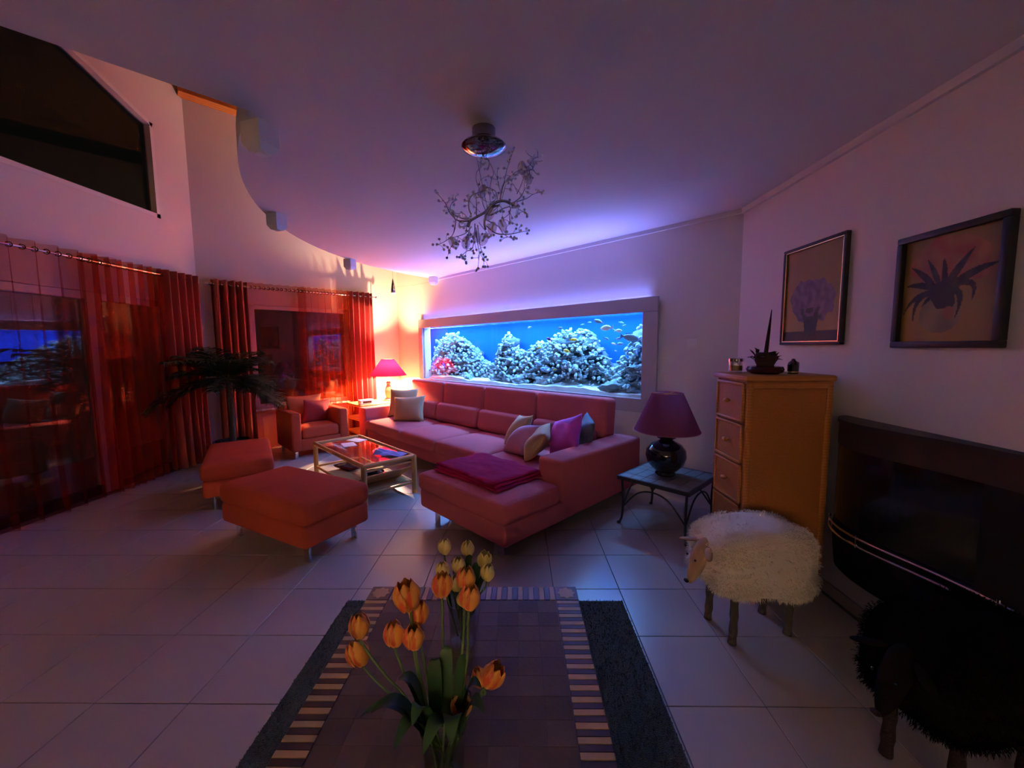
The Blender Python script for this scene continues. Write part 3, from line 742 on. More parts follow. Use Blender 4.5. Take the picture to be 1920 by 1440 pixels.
def rod(lab, A, B, wallpt):
    A = Vector(A); B = Vector(B); t = thing('curtain_rod', lab, 'curtain rod', A); d = (B - A)
    obj('pole', tube([(0, 0, 0), d], .011, 10), MT['chrome'], t)
    for s in (0, 1): obj('finial', G().add(superell(.045, .045, .045, 1, 1, 12, 8), d * s).vf, MT['chrome'], t)
    for s in (.02, .5, .985): obj('bracket', tube([d * s, d * s + Vector(wallpt)], .008, 8), MT['chrome'], t)
rod('steel curtain rod above the patio doors', (XC, 1.4, 2.375), (XC, 5.30, 2.375), (-.13, 0, 0))
p0, p1 = UV(5.68, 2.86, 2.375), UV(5.68, .47, 2.375)
rod('steel curtain rod above the window', p0, p1, UD * .12)

# ================================================================== LAMPS
def shade_mat(name, col, tk=1.0):
    m = bpy.data.materials.new(name); m.use_nodes = True; nt = m.node_tree; nt.nodes.clear()
    o = nt.nodes.new('ShaderNodeOutputMaterial'); mx = nt.nodes.new('ShaderNodeMixShader')
    d = nt.nodes.new('ShaderNodeBsdfDiffuse'); d.inputs[0].default_value = (*col, 1)
    tr = nt.nodes.new('ShaderNodeBsdfTranslucent'); tr.inputs[0].default_value = (*(c * tk for c in col), 1); mx.inputs[0].default_value = .5
    nt.links.new(d.outputs[0], mx.inputs[1]); nt.links.new(tr.outputs[0], mx.inputs[2]); nt.links.new(mx.outputs[0], o.inputs[0]); return m
def shade_vf(r0, r1, z0, z1, n=48): 
    v = []; f = []
    for r, z in ((r0, z0), (r1, z1)):
        for k in range(n): v.append((r * math.cos(2 * PI * k / n), r * math.sin(2 * PI * k / n), z))
    f = [(k, (k + 1) % n, n + (k + 1) % n, n + k) for k in range(n)]; return v, f
def ring_vf(R, r, z, n=40):
    return tube([(R * math.cos(2 * PI * k / n), R * math.sin(2 * PI * k / n), z) for k in range(n + 1)], r, 6, False)
# rattan corner stand that carries the red lamp
SU, SV = 5.24, .66
st = thing('rattan_stand', 'rattan shelf stand in the corner under the red lamp', 'side table', UV(SU, SV), ROT)
for x in (-.27, .27):
    for y in (-.46, .46): obj('post', tube([(x, y, 0), (x, y, .60)], .016, 8), MT['rattan'], st)
for z in (.16, .38, .60):
    obj('shelf', rb(-.29, .29, -.48, .48, z - .018, z, .008, 1), MT['rattan'], st)
    for y in (-.47, .47): obj('rail', tube([(-.28, y, z - .03), (.28, y, z - .03)], .010, 8), MT['rattan'], st)
LU, LV = 5.22, .53
lp = thing('table_lamp', 'lit table lamp with conical red shade in the corner', 'lamp', UV(LU, LV, .60), ROT)
obj('base', lathe([(0, 0), (.085, 0), (.09, .015), (.075, .03), (.05, .05), (.062, .10), (.068, .16), (.055, .22), (.035, .26), (.03, .28), (.045, .295), (.04, .31), (.028, .32), (.05, .335), (.02, .345), (.012, .36), (.012, .40), (0, .40)], 28), MT['cerr'], lp)
obj('lamp_shade', shade_vf(.30, .105, .43, .70), shade_mat('red_shade', (.75, .006, .045), .13), lp, ang=180)
obj('shade_rim', ring_vf(.30, .004, .43), MT['redc'], lp); obj('shade_rim', ring_vf(.105, .004, .70), MT['redc'], lp)
obj('spider', G().add(tube([(-.105, 0, .695), (.105, 0, .695)], .003, 6)).add(tube([(0, -.105, .695), (0, .105, .695)], .003, 6)).add(tube([(0, 0, .40), (0, 0, .695)], .003, 6)).vf, MT['brass'], lp)
obj('bulb', G().add(superell(.055, .055, .075, 1, 1, 14, 10), (0.02, 0, .50)).vf, emit_mat('bulb_glow', (1, .8, .5), 12), lp)
l = bpy.data.lights.new('lamp_light', 'POINT'); l.energy = LAMP_W; l.color = LAMP_RGB; l.shadow_soft_size = .045
lo = bpy.data.objects.new('lamp_light', l); COL.objects.link(lo); lo.parent = lp; lo.location = (-.02, 0, .545)
cr = thing('clock_radio', 'small silver radio beside the far sofa arm', 'radio', UV(5.08, 1.00, .60), ROT)
obj('body', rb(-.055, .055, -.11, .11, 0, .075, .01, 2), MT['whitem'], cr); obj('display', rb(-.058, -.053, -.07, .07, .02, .055, .001, 1), MT['blackg'], cr)
# iron side table with the plum lamp
tb = thing('side_table', 'small black iron side table with slate top beside the sofa', 'side table', UV(.335, .53), ROT)
hx, hy, hz = .30, .30, .415
obj('rim', G().box(-hx, hx, -hy, -hy + .012, hz - .03, hz).box(-hx, hx, hy - .012, hy, hz - .03, hz).box(-hx, -hx + .012, -hy + .012, hy - .012, hz - .03, hz).box(hx - .012, hx, -hy + .012, hy - .012, hz - .03, hz).vf, MT['black'], tb, smooth=False)
for i in range(6):
    for j in range(6):
        w = (2 * hx - .028) / 6; x = -hx + .014 + (i + .5) * w; y = -hy + .014 + (j + .5) * w
        obj('slate_tile', rb(x - w / 2 + .001, x + w / 2 - .001, y - w / 2 + .001, y + w / 2 - .001, hz - .012, hz + .001 + .0012 * ((i * 3 + j * 5) % 3), .002, 1), MT['slate'], tb)
for x in (-1, 1):
    for y in (-1, 1):
        obj('leg', tube(smooth_path([(x * .27, y * .27, hz - .03), (x * .262, y * .262, .2), (x * .268, y * .268, .06), (x * .285, y * .285, .005)]), .010, 8), MT['black'], tb)
        obj('foot', G().add(superell(.035, .035, .02, 1, 1, 10, 6), (x * .285, y * .285, .010)).vf, MT['black'], tb)
for a, b in (((-1, -1), (1, -1)), ((-1, 1), (1, 1)), ((-1, -1), (-1, 1)), ((1, -1), (1, 1))):
    A = Vector((a[0] * .265, a[1] * .265, .14)); B = Vector((b[0] * .265, b[1] * .265, .14)); mdl = (A + B) / 2 + Vector((0, 0, .19))
    obj('arch_brace', tube(smooth_path([A, A.lerp(mdl, .5) + Vector((0, 0, .055)), mdl, B.lerp(mdl, .5) + Vector((0, 0, .055)), B], 6), .007, 8), MT['black'], tb)
tl = thing('table_lamp', 'unlit table lamp with plum shade and round black base', 'lamp', UV(.355, .535, .417), ROT)
obj('base', lathe([(0, 0), (.075, 0), (.085, .012), (.075, .03), (.10, .05), (.145, .10), (.163, .16), (.155, .215), (.12, .26), (.07, .285), (.045, .30), (.075, .315), (.078, .322), (.04, .328), (.028, .335), (.045, .352), (.05, .375), (.042, .395), (.022, .41), (0, .41)], 40), MT['cer'], tl)
pshade = shade_mat('plum_shade', (.30, .085, .16))
obj('lamp_shade', shade_vf(.262, .122, .375, .69), pshade, tl, ang=180)
obj('shade_rim', ring_vf(.262, .003, .375), MT['pink'], tl); obj('shade_rim', ring_vf(.122, .003, .69), MT['pink'], tl)
obj('spider', G().add(tube([(-.122, 0, .685), (.122, 0, .685)], .003, 6)).add(tube([(0, -.122, .685), (0, .122, .685)], .003, 6)).add(tube([(0, 0, .40), (0, 0, .685)], .004, 6)).vf, MT['brass'], tl)

# ================================================================== CHEST OF DRAWERS
cx0, cx1, cy0, cy1, ch = 1.315, 1.80, 2.305, 2.665, 1.32
cd = thing('chest_of_drawers', 'tall narrow honey wood chest of five drawers with cane side', 'chest', ((cx0 + cx1) / 2, (cy0 + cy1) / 2, 0))
ex, ey = (cx1 - cx0) / 2, (cy1 - cy0) / 2
obj('body', rb(-ex + .012, ex, -ey + .012, ey - .012, .03, ch - .035, .004, 1), MT['wood'], cd)
obj('top', rb(-ex - .02, ex + .005, -ey - .02, ey + .015, ch - .035, ch, .010, 2), MT['wood'], cd)
obj('plinth', rb(-ex, ex, -ey, ey, 0, .05, .006, 1), MT['wood'], cd)
for x in (-ex, ex - .035): obj('side_stile', rb(x, x + .035, -ey - .002, -ey + .014, .05, ch - .035, .006, 2), MT['wood'], cd)
obj('side_rail', rb(-ex, ex, -ey - .001, -ey + .014, ch - .075, ch - .035, .006, 2), MT['wood'], cd); obj('side_rail', rb(-ex, ex, -ey - .001, -ey + .014, .05, .10, .006, 2), MT['wood'], cd)
obj('cane_panel', box(-ex + .035, ex - .035, -ey + .006, -ey + .012, .10, ch - .075), MT['weave'], cd, smooth=False)
for y in (-ey, ey - .025): obj('front_stile', rb(-ex - .001, -ex + .014, y, y + .025, .05, ch - .035, .006, 2), MT['wood'], cd)
dh = (ch - .035 - .06) / 5
for k in range(5):
    z0 = .055 + k * dh
    dr = obj('drawer', rb(-ex - .008, -ex + .012, -ey + .028, ey - .028, z0 + .012, z0 + dh - .012, .005, 1), MT['weave'], cd)
    for a, b, c, d in ((-ey + .026, ey - .026, z0 + .004, z0 + .022), (-ey + .026, ey - .026, z0 + dh - .022, z0 + dh - .004)):
        obj('moulding', rb(-ex - .016, -ex, a, b, c, d, .006, 2), MT['wood'], dr)
    for a in (-ey + .026, ey - .042): obj('moulding', rb(-ex - .016, -ex, a, a + .016, z0 + .004, z0 + dh - .004, .006, 2), MT['wood'], dr)
    obj('knob', G().add(superell(.03, .045, .03, 1, 1, 14, 8), (-ex - .028, 0, z0 + dh / 2)).add(tube([(-ex - .02, 0, z0 + dh / 2), (-ex - .005, 0, z0 + dh / 2)], .008, 8)).vf, MT['wood'], dr)
# things on the chest
gj = thing('candle_jar', 'glass candle jar with chrome rim at the left of the chest top', 'candle holder', (1.40, 2.60, ch))
obj('glass', lathe([(0, .002), (.042, .002), (.045, .01), (.045, .075), (.041, .075), (.041, .014), (0, .012)], 28), MT['cglass'], gj)
obj('rim', lathe([(.0465, .072), (.0465, .088), (.043, .088), (.043, .072), (.0465, .072)], 28), MT['chrome'], gj)
obj('candle', lathe([(0, .014), (.036, .014), (.036, .045), (0, .045)], 20), MT['gold'], gj)
wr = thing('candle_arrangement', 'tapered dark candle in a leafy wreath on a dark plate', 'candle', (1.50, 2.46, ch))
obj('plate', lathe([(0, 0), (.07, 0), (.095, .012), (.10, .028), (.092, .045), (.05, .05), (0, .05)], 32), MT['plate'], wr)
obj('pot', lathe([(0, .045), (.045, .05), (.058, .08), (.058, .11), (.05, .13), (0, .13)], 24), MT['dry'], wr)
obj('candle_taper', tube([(0, 0, .12), (.012, 0, .26), (.022, 0, .385)], [.012, .0085, .002], 12), MT['wax'], wr)
rnd = random.Random(8)
for k in range(16):
    a = 2 * PI * k / 16 + rnd.uniform(-.2, .2); r = rnd.uniform(.045, .06); z = rnd.uniform(.07, .125); L = rnd.uniform(.035, .055)
    v = [(0, -.012, 0), (0, .012, 0), (L * .5, .018, .012), (L * .5, -.018, .012), (L, 0, .004 + rnd.uniform(-.01, .02)), (L * .5, 0, .018)]
    ff = [(0, 1, 2, 5), (0, 5, 3), (5, 2, 4), (3, 5, 4)]
    obj('leaf', G().add((v, ff), (r * math.cos(a), r * math.sin(a), z), rotm(0, rnd.uniform(-1.1, .3), 0) if False else rotm(0, 0, a) @ rotm(0, rnd.uniform(-1.2, .2), 0)).vf, MT['dry'], wr)
sj = thing('votive', 'small ribbed dark votive glass at the right of the chest top', 'candle holder', (1.655, 2.44, ch))
obj('glass', lathe([(0, 0), (.026, 0), (.03, .008), (.03, .055), (.024, .07), (.012, .08), (.008, .09), (0, .092)], 16), MT['cer'], sj, ang=15)
obj('gold_band', lathe([(.0305, .008), (.0312, .012), (.0305, .016), (.0305, .008)], 20), MT['brass'], sj)
bx_ = thing('red_candle', 'short red candle behind the dark votive glass', 'candle', (1.685, 2.47, ch))
obj('wax', lathe([(0, 0), (.022, 0), (.022, .066), (.018, .07), (0, .068)], 18), MT['redc'], bx_); obj('wick', tube([(0, 0, .066), (0, .001, .078)], .0012, 6), MT['black'], bx_)

# ================================================================== SHEEP STOOLS
def sheep(lab, loc, rz, m, fm, lm, seed, nstr=26000):
    t = thing('sheep_stool', lab, 'stool', loc, rz); rnd = random.Random(seed)
    # head looks along -x; body centre at (0,0,.42)
    bm = bmesh.new(); bmesh.ops.create_icosphere(bm, subdivisions=5, radius=1)
    pts = []
    for q in bm.verts:
        p = q.co.normalized(); e = .50
        x, y, z = (math.copysign(abs(c) ** e, c) for c in p)
        x *= .285; y *= .18; z *= .168 if z > 0 else .185 + .05 * x / .285
        d = 1 + .05 * mnoise.noise(p * 3 + Vector((seed, 0, 0))) + .02 * mnoise.noise(p * 8)
        q.co = Vector((x * d, y * d,   .40 + z * d + .02 * math.cos(x * 7)))
    me = bpy.data.meshes.new('body'); bm.to_mesh(me); bm.free(); me.materials.append(m)
    me.polygons.foreach_set('use_smooth', [True] * len(me.polygons)); obj('body', me, parent=t)
    vs = [(v.co.copy(), v.normal.copy()) for v in me.vertices]; V = []; Fc = []
    for k in range(nstr):
        p, n = rnd.choice(vs); p = p + Vector((rnd.uniform(-.012, .012), rnd.uniform(-.012, .012), rnd.uniform(-.012, .012)))
        tn = n.cross(Vector((rnd.uniform(-1, 1), rnd.uniform(-1, 1), rnd.uniform(-1, 1)))).normalized()
        L = rnd.uniform(.008, .018); w = .0011
        mid = p + n * L * .6 + tn * L * .2 + Vector((0, 0, -.1 * L)); tip = mid + n * L * .15 + tn * L * rnd.uniform(-.1, .55) + Vector((0, 0, -.5 * L))
        sd = n.cross(tn) * w; i = len(V); V += [p - sd, p + sd, mid + sd, mid - sd, tip]; Fc += [(i, i + 1, i + 2, i + 3), (i + 3, i + 2, i + 4)]
    w_ = obj('wool', (V, Fc), m, t, smooth=False); w_['kind'] = 'stuff'
    # head with muzzle, ears
    hv = []
    for q in superell(1, 1, 1, .9, .9, 22, 18)[0]:
        x, y, z = q; k = .5 - z                      # k: 0 crown .. 1 nose
        wd = .10 - .05 * k; dp = .11 - .05 * k
        hv.append((-.262 - .085 * k + x * dp, y * wd, .515 - .235 * k))
    ho = obj('head', (hv, superell(1, 1, 1, .9, .9, 22, 18)[1]), fm, t, ang=180)
    for s in (-1, 1):
        obj('ear', G().add(superell(.035, .11, .016, .9, .9, 14, 8), (-.305, s * .080, .475), rotm(BB(-14 * s), 0, BB(34 * s))).vf, fm, ho, ang=180)
        obj('eye', G().add(superell(.012, .012, .012, 1, 1, 8, 6), (-.344, s * .034, .42)).vf, MT['cer'], ho)
    obj('nose', G().add(superell(.02, .032, .016, .9, .9, 12, 8), (-.368, 0, .298)).vf, MT['barkb'], ho, ang=180)
    for x, y in ((-.165, .095), (-.165, -.095), (.16, .085), (.16, -.085)):
        lp_ = [(x, y, .25), (x + .003, y, .12), (x - .002, y, .0)]
        obj('leg', tube(smooth_path(lp_, 5), [.020 + .002 * math.sin(k * 2.1) for k in range(11)], 10), lm, t, ang=180)
sheep('white fleece sheep stool standing before the chest of drawers', (1.215, 2.03, 0), BB(10), MT['fleece'], MT['face'], MT['bark'], 3)
sheep('black fleece sheep stool in the dark below the fireplace', (1.52, 1.30, 0), BB(12), MT['fleeceb'], MT['faceb'], MT['barkb'], 5, 14000)

# ================================================================== WALL FIREPLACE
fp = thing('wall_fireplace', 'black curved wall-hung fireplace with chrome rails on the right wall', 'fireplace', (1.86, 1.85, .25))
crv = smooth_path([(1.858, 2.275, 0), (1.81, 2.255, 0), (1.755, 2.19, 0), (1.715, 2.08, 0), (1.71, 1.96, 0), (1.74, 1.80, 0), (1.785, 1.62, 0), (1.815, 1.40, 0), (1.83, 1.15, 0), (1.858, 1.0, 0)], 5)
def shell(z0, z1, off=0.0, a=0, b=None, tap=0.0):
    c = crv[a:b]; v = []; f = []; n = len(c); nzz = 6
    for j in range(nzz + 1):
        t_ = j / nzz; z = z0 + (z1 - z0) * t_
        k = 1 - tap * (1 - t_) ** 2
        for p in c:
            dx = (1.86 - p.x) * k; v.append((-dx - off, p.y - 1.85, z - .25))
    for j in range(nzz):
        for i in range(n - 1): f.append((j * n + i, j * n + i + 1, (j + 1) * n + i + 1, (j + 1) * n + i))
    bk = len(v)
    for j in range(nzz + 1): v += [(-.001, c[0].y - 1.85, z0 + (z1 - z0) * j / nzz - .25), (-.001, c[-1].y - 1.85, z0 + (z1 - z0) * j / nzz - .25)]
    f.append(tuple([i for i in range(n)] + [bk + 1, bk])); f.append(tuple([nzz * n + i for i in range(n)] + [bk + 2 * nzz + 1, bk + 2 * nzz]))
    for j in range(nzz):
        f.append((j * n, (j + 1) * n, bk + 2 * j + 2, bk + 2 * j)); f.append((j * n + n - 1, bk + 2 * j + 1, bk + 2 * j + 3, (j + 1) * n + n - 1))
    return v, f
obj('hood', shell(.955, 1.075), MT['firetop'], fp); obj('top_plate', shell(1.075, 1.095, .008), MT['black'], fp)
obj('fire_glass', shell(.52, .955, -.004, 2, 33), MT['blackg'], fp)
obj('side_panel', shell(.52, .955, .0, 32, None), MT['anthr'], fp)
obj('lower_body', shell(.25, .52, 0, tap=.30), MT['anthr'], fp)
for z in (.485, .525): obj('chrome_rail', tube([(-(1.86 - p.x) - .018, p.y - 1.85, z - .25) for p in crv[6:36]], .006, 8), MT['chrome'], fp)
for i in (7, 20, 34): obj('rail_bracket', tube([(-(1.86 - crv[i].x) - .018, crv[i].y - 1.85, .225), (-(1.86 - crv[i].x) - .018, crv[i].y - 1.85, .29)], .006, 8), MT['chrome'], fp)

# ================================================================== PICTURES
def painting(w, h, fn, nx=110, ny=126):
    v = []; f = []; c = []
    for j in range(ny + 1):
        for i in range(nx + 1):
            s = i / nx; t = j / ny; v.append((0, (s - .5) * w, (t - .5) * h)); c.append(fn(s, t))
    for j in range(ny):
        for i in range(nx): f.append((j * (nx + 1) + i, j * (nx + 1) + i + 1, (j + 1) * (nx + 1) + i + 1, (j + 1) * (nx + 1) + i))
    me = bpy.data.meshes.new('canvas'); me.from_pydata(v, [], f); at = me.color_attributes.new('paint', 'FLOAT_COLOR', 'POINT')
    for k, q in enumerate(c): at.data[k].color = (q[0] * .80, q[1] * .72, q[2] * .42, 1)
    me.materials.append(attr_mat('paint', .6)); return me
def mix(a, b, t): t = max(0, min(1, t)); return tuple(x + (y - x) * t for x, y in zip(a, b))
def nz(x, y, z, s=1): return mnoise.noise(Vector((x * s, y * s, z)))
def pic1(s, t):                                     # s: left to right seen from the room, t: bottom to top
    c = mix((.50, .36, .16), (.34, .24, .07), t + .3 * nz(s, t, 1, 3)); c = mix(c, (.52, .28, .20), max(0, .5 - abs(s - .1)) * (.6 + nz(s, t, 5, 4)))
    if t < .12: c = (.07, .055, .06)
    d = math.hypot((s - .50) / .33, (t - .43) / .20)
    if d < 1.15 + .25 * nz(s, t, 2, 9): c = mix((.30, .22, .42), (.16, .10, .26), .5 + nz(s, t, 3, 14))
    if .07 < t < .27 and abs(s - .50) < .09 + .20 * (t - .07): c = mix((.03, .035, .04), (.06, .08, .07), .5 + nz(s, t, 8, 20))
    if t < .36 and t >= .24 and abs(s - .5) < .18 and nz(s, t, 9, 16) > 0: c = (.05, .07, .06)
    return c
def _bz(a, b, c): return [((1 - q) ** 2 * a[0] + 2 * q * (1 - q) * b[0] + q * q * c[0], (1 - q) ** 2 * a[1] + 2 * q * (1 - q) * b[1] + q * q * c[1]) for q in [i / 7 for i in range(8)]]
LEAVES = [(_bz(*q[:3]), q[3]) for q in (((.40, .46), (.14, .52), (.15, .20), .030), ((.50, .48), (.70, .50), (.60, .22), .032), ((.56, .51), (.82, .58), (.74, .36), .026), ((.52, .50), (.74, .64), (.97, .66), .036), ((.48, .50), (.58, .66), (.73, .82), .040),
          ((.38, .50), (.24, .66), (.09, .74), .034), ((.38, .50), (.20, .58), (.05, .56), .032), ((.36, .48), (.12, .48), (.03, .28), .024), ((.42, .52), (.36, .66), (.27, .79), .030), ((.46, .52), (.47, .66), (.44, .78), .030), ((.42, .46), (.30, .44), (.24, .34), .024))]
def pic2(s, t):
    c = mix((.42, .29, .10), (.30, .22, .08), t + .4 * nz(s, t, 1, 3))
    d = math.hypot((s - .48) / .42, (t - .72) / .24)
    if d < 1 + .3 * nz(s, t, 2, 6): c = mix((.38, .13, .09), (.45, .25, .14), .5 + nz(s, t, 3, 8))
    d = math.hypot((s - .44) / .22, (t - .26) / .17)
    if d < 1: c = mix((.34, .32, .22), (.22, .20, .14), .5 + nz(s, t, 6, 5))
    for k, (p, w) in enumerate(LEAVES):
        best = 9
        for i in range(len(p) - 1):
            ax, ay = p[i]; bx, by = p[i + 1]; ll = (bx - ax) ** 2 + (by - ay) ** 2; q = max(0, min(1, ((s - ax) * (bx - ax) + (t - ay) * (by - ay)) / ll))
            g_ = (i + q) / (len(p) - 1); best = min(best, math.hypot(s - ax - q * (bx - ax), t - ay - q * (by - ay)) - w * math.sin(PI * min(1, .25 + .72 * g_)))
        if best < 0: c = mix((.012, .016, .012), (.06, .06, .045), .5 + nz(s, t, k, 12))
    if math.hypot(s - .46, t - .43) < .13 + .04 * nz(s, t, 4, 10): c = (.03, .033, .028)
    if math.hypot((s - .53), (t - .27)) < .06: c = (.33, .16, .12)
    return c
def picture(lab, yc, zc, w, h, fw, fn, thick, gold):
    t = thing('framed_picture', lab, 'picture', (1.86, yc, zc))
    # seen from the room (looking +x) left is +y
    obj('canvas', painting(w - 2 * fw + .01, h - 2 * fw + .01, lambda s, q: fn(1 - s, q)), parent=t, loc=(-.012, 0, 0))
    obj('backing', box(-.010, -.001, -w / 2 + .005, w / 2 - .005, -h / 2 + .005, h / 2 - .005), MT['black'], t, smooth=False)
    for a, b, c, d in ((-w / 2, w / 2, h / 2 - fw, h / 2), (-w / 2, w / 2, -h / 2, -h / 2 + fw), (-w / 2, -w / 2 + fw, -h / 2 + fw, h / 2 - fw), (w / 2 - fw, w / 2, -h / 2 + fw, h / 2 - fw)):
        obj('frame_bar', rb(-thick, -.001, a, b, c, d, .004, 2), MT['black'], t)
    if gold:
        i = .008; W2, H2 = w / 2 - fw, h / 2 - fw
        for a, b, c, d in ((-W2, W2, H2 - i, H2), (-W2, W2, -H2, -H2 + i), (-W2, -W2 + i, -H2 + i, H2 - i), (W2 - i, W2, -H2 + i, H2 - i)):
            obj('gold_slip', rb(-thick + .004, -.012, a, b, c, d, .002, 1), MT['brass'], t)
picture('black and gold framed painting of lilac flowers in a dark vase', 2.59, 1.81, .53, .635, .018, pic1, .030, True)
picture('thick black framed painting of a drooping bouquet in a pale vase', 1.785, 1.735, .45, .515, .028, pic2, .035, False)
sw = thing('light_switch', 'double white light switch on the wall right of the aquarium', 'switch', UV(.382, 0, 1.507), ROT)
obj('plate', rb(-.045, .045, .0005, .008, -.045, .045, .003, 1), MT['whitem'], sw); obj('rocker', rb(-.032, .032, .008, .012, -.032, .032, .002, 1), MT['white'], sw)

# ================================================================== CHANDELIER
cl = thing('chandelier', 'chrome branch chandelier with crystal beads hanging from the ceiling', 'chandelier', (-.168, 2.159, 2.606))
def cpt(x, y, d=0.0): return Vector(((x - 610) * .00057, d, 2.479 - (y - 341) * .0005576 - 2.606))
obj('canopy', lathe([(0, 0), (.060, 0), (.060, -.050), (.066, -.056), (.108, -.078), (.116, -.088), (.113, -.094), (.075, -.112), (.035, -.122), (0, -.125)], 48), MT['dchrome'], cl)
beadm = mesh('bead', lathe([(0, -.0072), (.0052, -.0052), (.0072, 0), (.0052, .0052), (0, .0072)], 8), shade_mat('crystal', (.92, .92, .95)), smooth=True, ang=20)
rnd = random.Random(21)
beads = []
def branch(name, pts, r0, r1, dep, dend=None, ends=True):
    n = len(pts); P = []
    for i, (x, y) in enumerate(pts):
        t = i / (n - 1); P.append(cpt(x, y, dep + ((dend if dend is not None else dep) - dep) * t))
    P = smooth_path(P, 5); m = len(P)
    o = obj(name, tube(P, [r0 + (r1 - r0) * i / (m - 1) for i in range(m)], 7), MT['branch'], cl, ang=180)
    if ends: beads.append(P[-1]); beads.append(P[-1] + Vector((rnd.uniform(-.02, .02), rnd.uniform(-.02, .02), rnd.uniform(-.012, .012))))
    return P
branch('hanging_wire', [(605, 335), (612, 372), (650, 385), (655, 430), (640, 465)], .003, .0022, 0)
branch('hanging_wire', [(598, 336), (570, 440), (538, 490), (535, 560), (562, 640), (575, 700), (600, 790), (640, 850)], .002, .002, .0, .03, False)
branch('hanging_wire', [(622, 336), (690, 470), (668, 570), (655, 700), (670, 790)], .002, .002, .02, .0, False)
branch('main_branch', [(455, 990), (480, 935), (540, 895), (610, 852), (660, 800), (720, 757), (790, 745), (850, 768), (882, 776)], .0065, .008, -.02, .02, False)
branch('main_branch', [(610, 990), (600, 930), (620, 860), (680, 800), (740, 790)], .006, .006, .04, .0, False)
majors = [([(750, 735), (765, 660), (790, 590), (850, 530), (920, 505), (965, 470)], .0), ([(905, 670), (935, 600), (960, 520), (975, 465)], .05), ([(880, 770), (930, 740), (965, 690), (975, 610)], -.03),
          ([(905, 745), (990, 710), (1060, 660), (1155, 625)], .04), ([(490, 880), (470, 830), (475, 770), (510, 722), (580, 705), (645, 690)], -.04), ([(490, 905), (400, 890), (320, 850), (285, 800), (290, 750), (335, 703)], .03),
          ([(480, 935), (380, 935), (352, 930), (340, 1010), (310, 1080), (230, 1140), (180, 1158)], -.03), ([(350, 930), (300, 870), (270, 805), (212, 738)], -.06), ([(620, 960), (700, 1020), (790, 1030), (880, 1015), (950, 995), (1015, 980)], .05),
          ([(620, 930), (735, 1000), (770, 1060), (812, 1100), (872, 1135)], -.05), ([(540, 960), (560, 1150), (585, 1220), (592, 1280), (582, 1335)], .02), ([(520, 960), (500, 1170), (440, 1220), (382, 1275)], -.03),
          ([(660, 870), (705, 850), (740, 828), (790, 800), (842, 792), (830, 850), (772, 892)], .02), ([(470, 940), (385, 960), (400, 1003), (455, 1000), (475, 950)], -.05), ([(480, 900), (460, 1000), (490, 1060), (500, 1100)], .03),
          ([(650, 800), (655, 740), (700, 690), (690, 640)], .06), ([(700, 850), (760, 800), (815, 640)], -.06), ([(905, 670), (870, 600), (835, 560)], .0), ([(850, 530), (900, 480), (1010, 430), (1060, 360), (1115, 340)], .02), ([(880, 780), (930, 800), (980, 815)], .05),
          ([(560, 830), (520, 780), (450, 690)], .05), ([(440, 880), (400, 820), (330, 800), (265, 760)], .08), ([(540, 900), (545, 760), (530, 740)], -.07), ([(630, 620), (620, 600), (700, 625), (720, 690)], .04), ([(480, 960), (420, 1010), (330, 1030), (250, 1035)], .06),
          ([(520, 970), (530, 1100), (540, 1200), (520, 1330)], .06), ([(560, 960), (640, 1080), (655, 1130)], -.07), ([(450, 1000), (420, 1120), (390, 1190)], .09), ([(330, 1100), (290, 1215)], -.03), ([(760, 660), (730, 560), (720, 460)], .07), ([(790, 600), (820, 500), (870, 385)], -.05), ([(990, 600), (1040, 480), (1062, 292)], .06), ([(900, 760), (910, 830), (905, 840)], -.04), ([(840, 800), (830, 895)], .07), ([(930, 520), (1030, 540), (1060, 510)], -.08), ([(640, 840), (590, 600), (550, 390)], -.06)]
for pts, d in majors:
    r = .0042 if len(pts) > 5 else .0028 if len(pts) > 3 else .0018
    P = branch('branch', pts, r, .0013, d * .5, d * 1.6)
    m = len(P)
    for q in range(5):
        i = rnd.randrange(m // 3, m); a = rnd.random() * 6.28; e = P[i] + Vector((math.cos(a) * rnd.uniform(.015, .045), rnd.uniform(-.05, .05), math.sin(a) * rnd.uniform(.015, .045)))
        md = (P[i] + e) / 2 + Vector((rnd.uniform(-.008, .008), 0, rnd.uniform(-.008, .008)))
        obj('twig', tube(smooth_path([P[i], md, e], 3),   .0012, 5), MT['branch'], cl, ang=180); beads.append(e)
for p in beads: obj('crystal_bead', beadm, parent=cl, loc=p, rot=(rnd.random(), rnd.random(), 0))
gsm = mesh('glass_shade', lathe([(.006, .030), (.012, .026), (.021, .012), (.024, -.004), (.021, -.020), (.013, -.032), (.004, -.036), (0, -.036)], 20), pane_mat('crystal_glass', (.88, .86, .88), .22))
bum = mesh('bulb', lathe([(0, .030), (.006, .028), (.006, .005), (.004, -.012), (0, -.016)], 10), MT['whitem'])
for x, y, d in ((660, 890, -.05), (680, 1005, -.03), (765, 945, .04), (325, 1135, -.04), (425, 1105, .03), (600, 1110, -.04), (950, 430, .03), (1000, 570, -.03), (600, 690, -.05), (985, 440, .06), (520, 1040, .05)):
    o = obj('glass_shade', gsm, parent=cl, loc=cpt(x, y, d), rot=(rnd.uniform(-.5, .5), rnd.uniform(-.6, .6), 0)); obj('bulb', bum, parent=o)

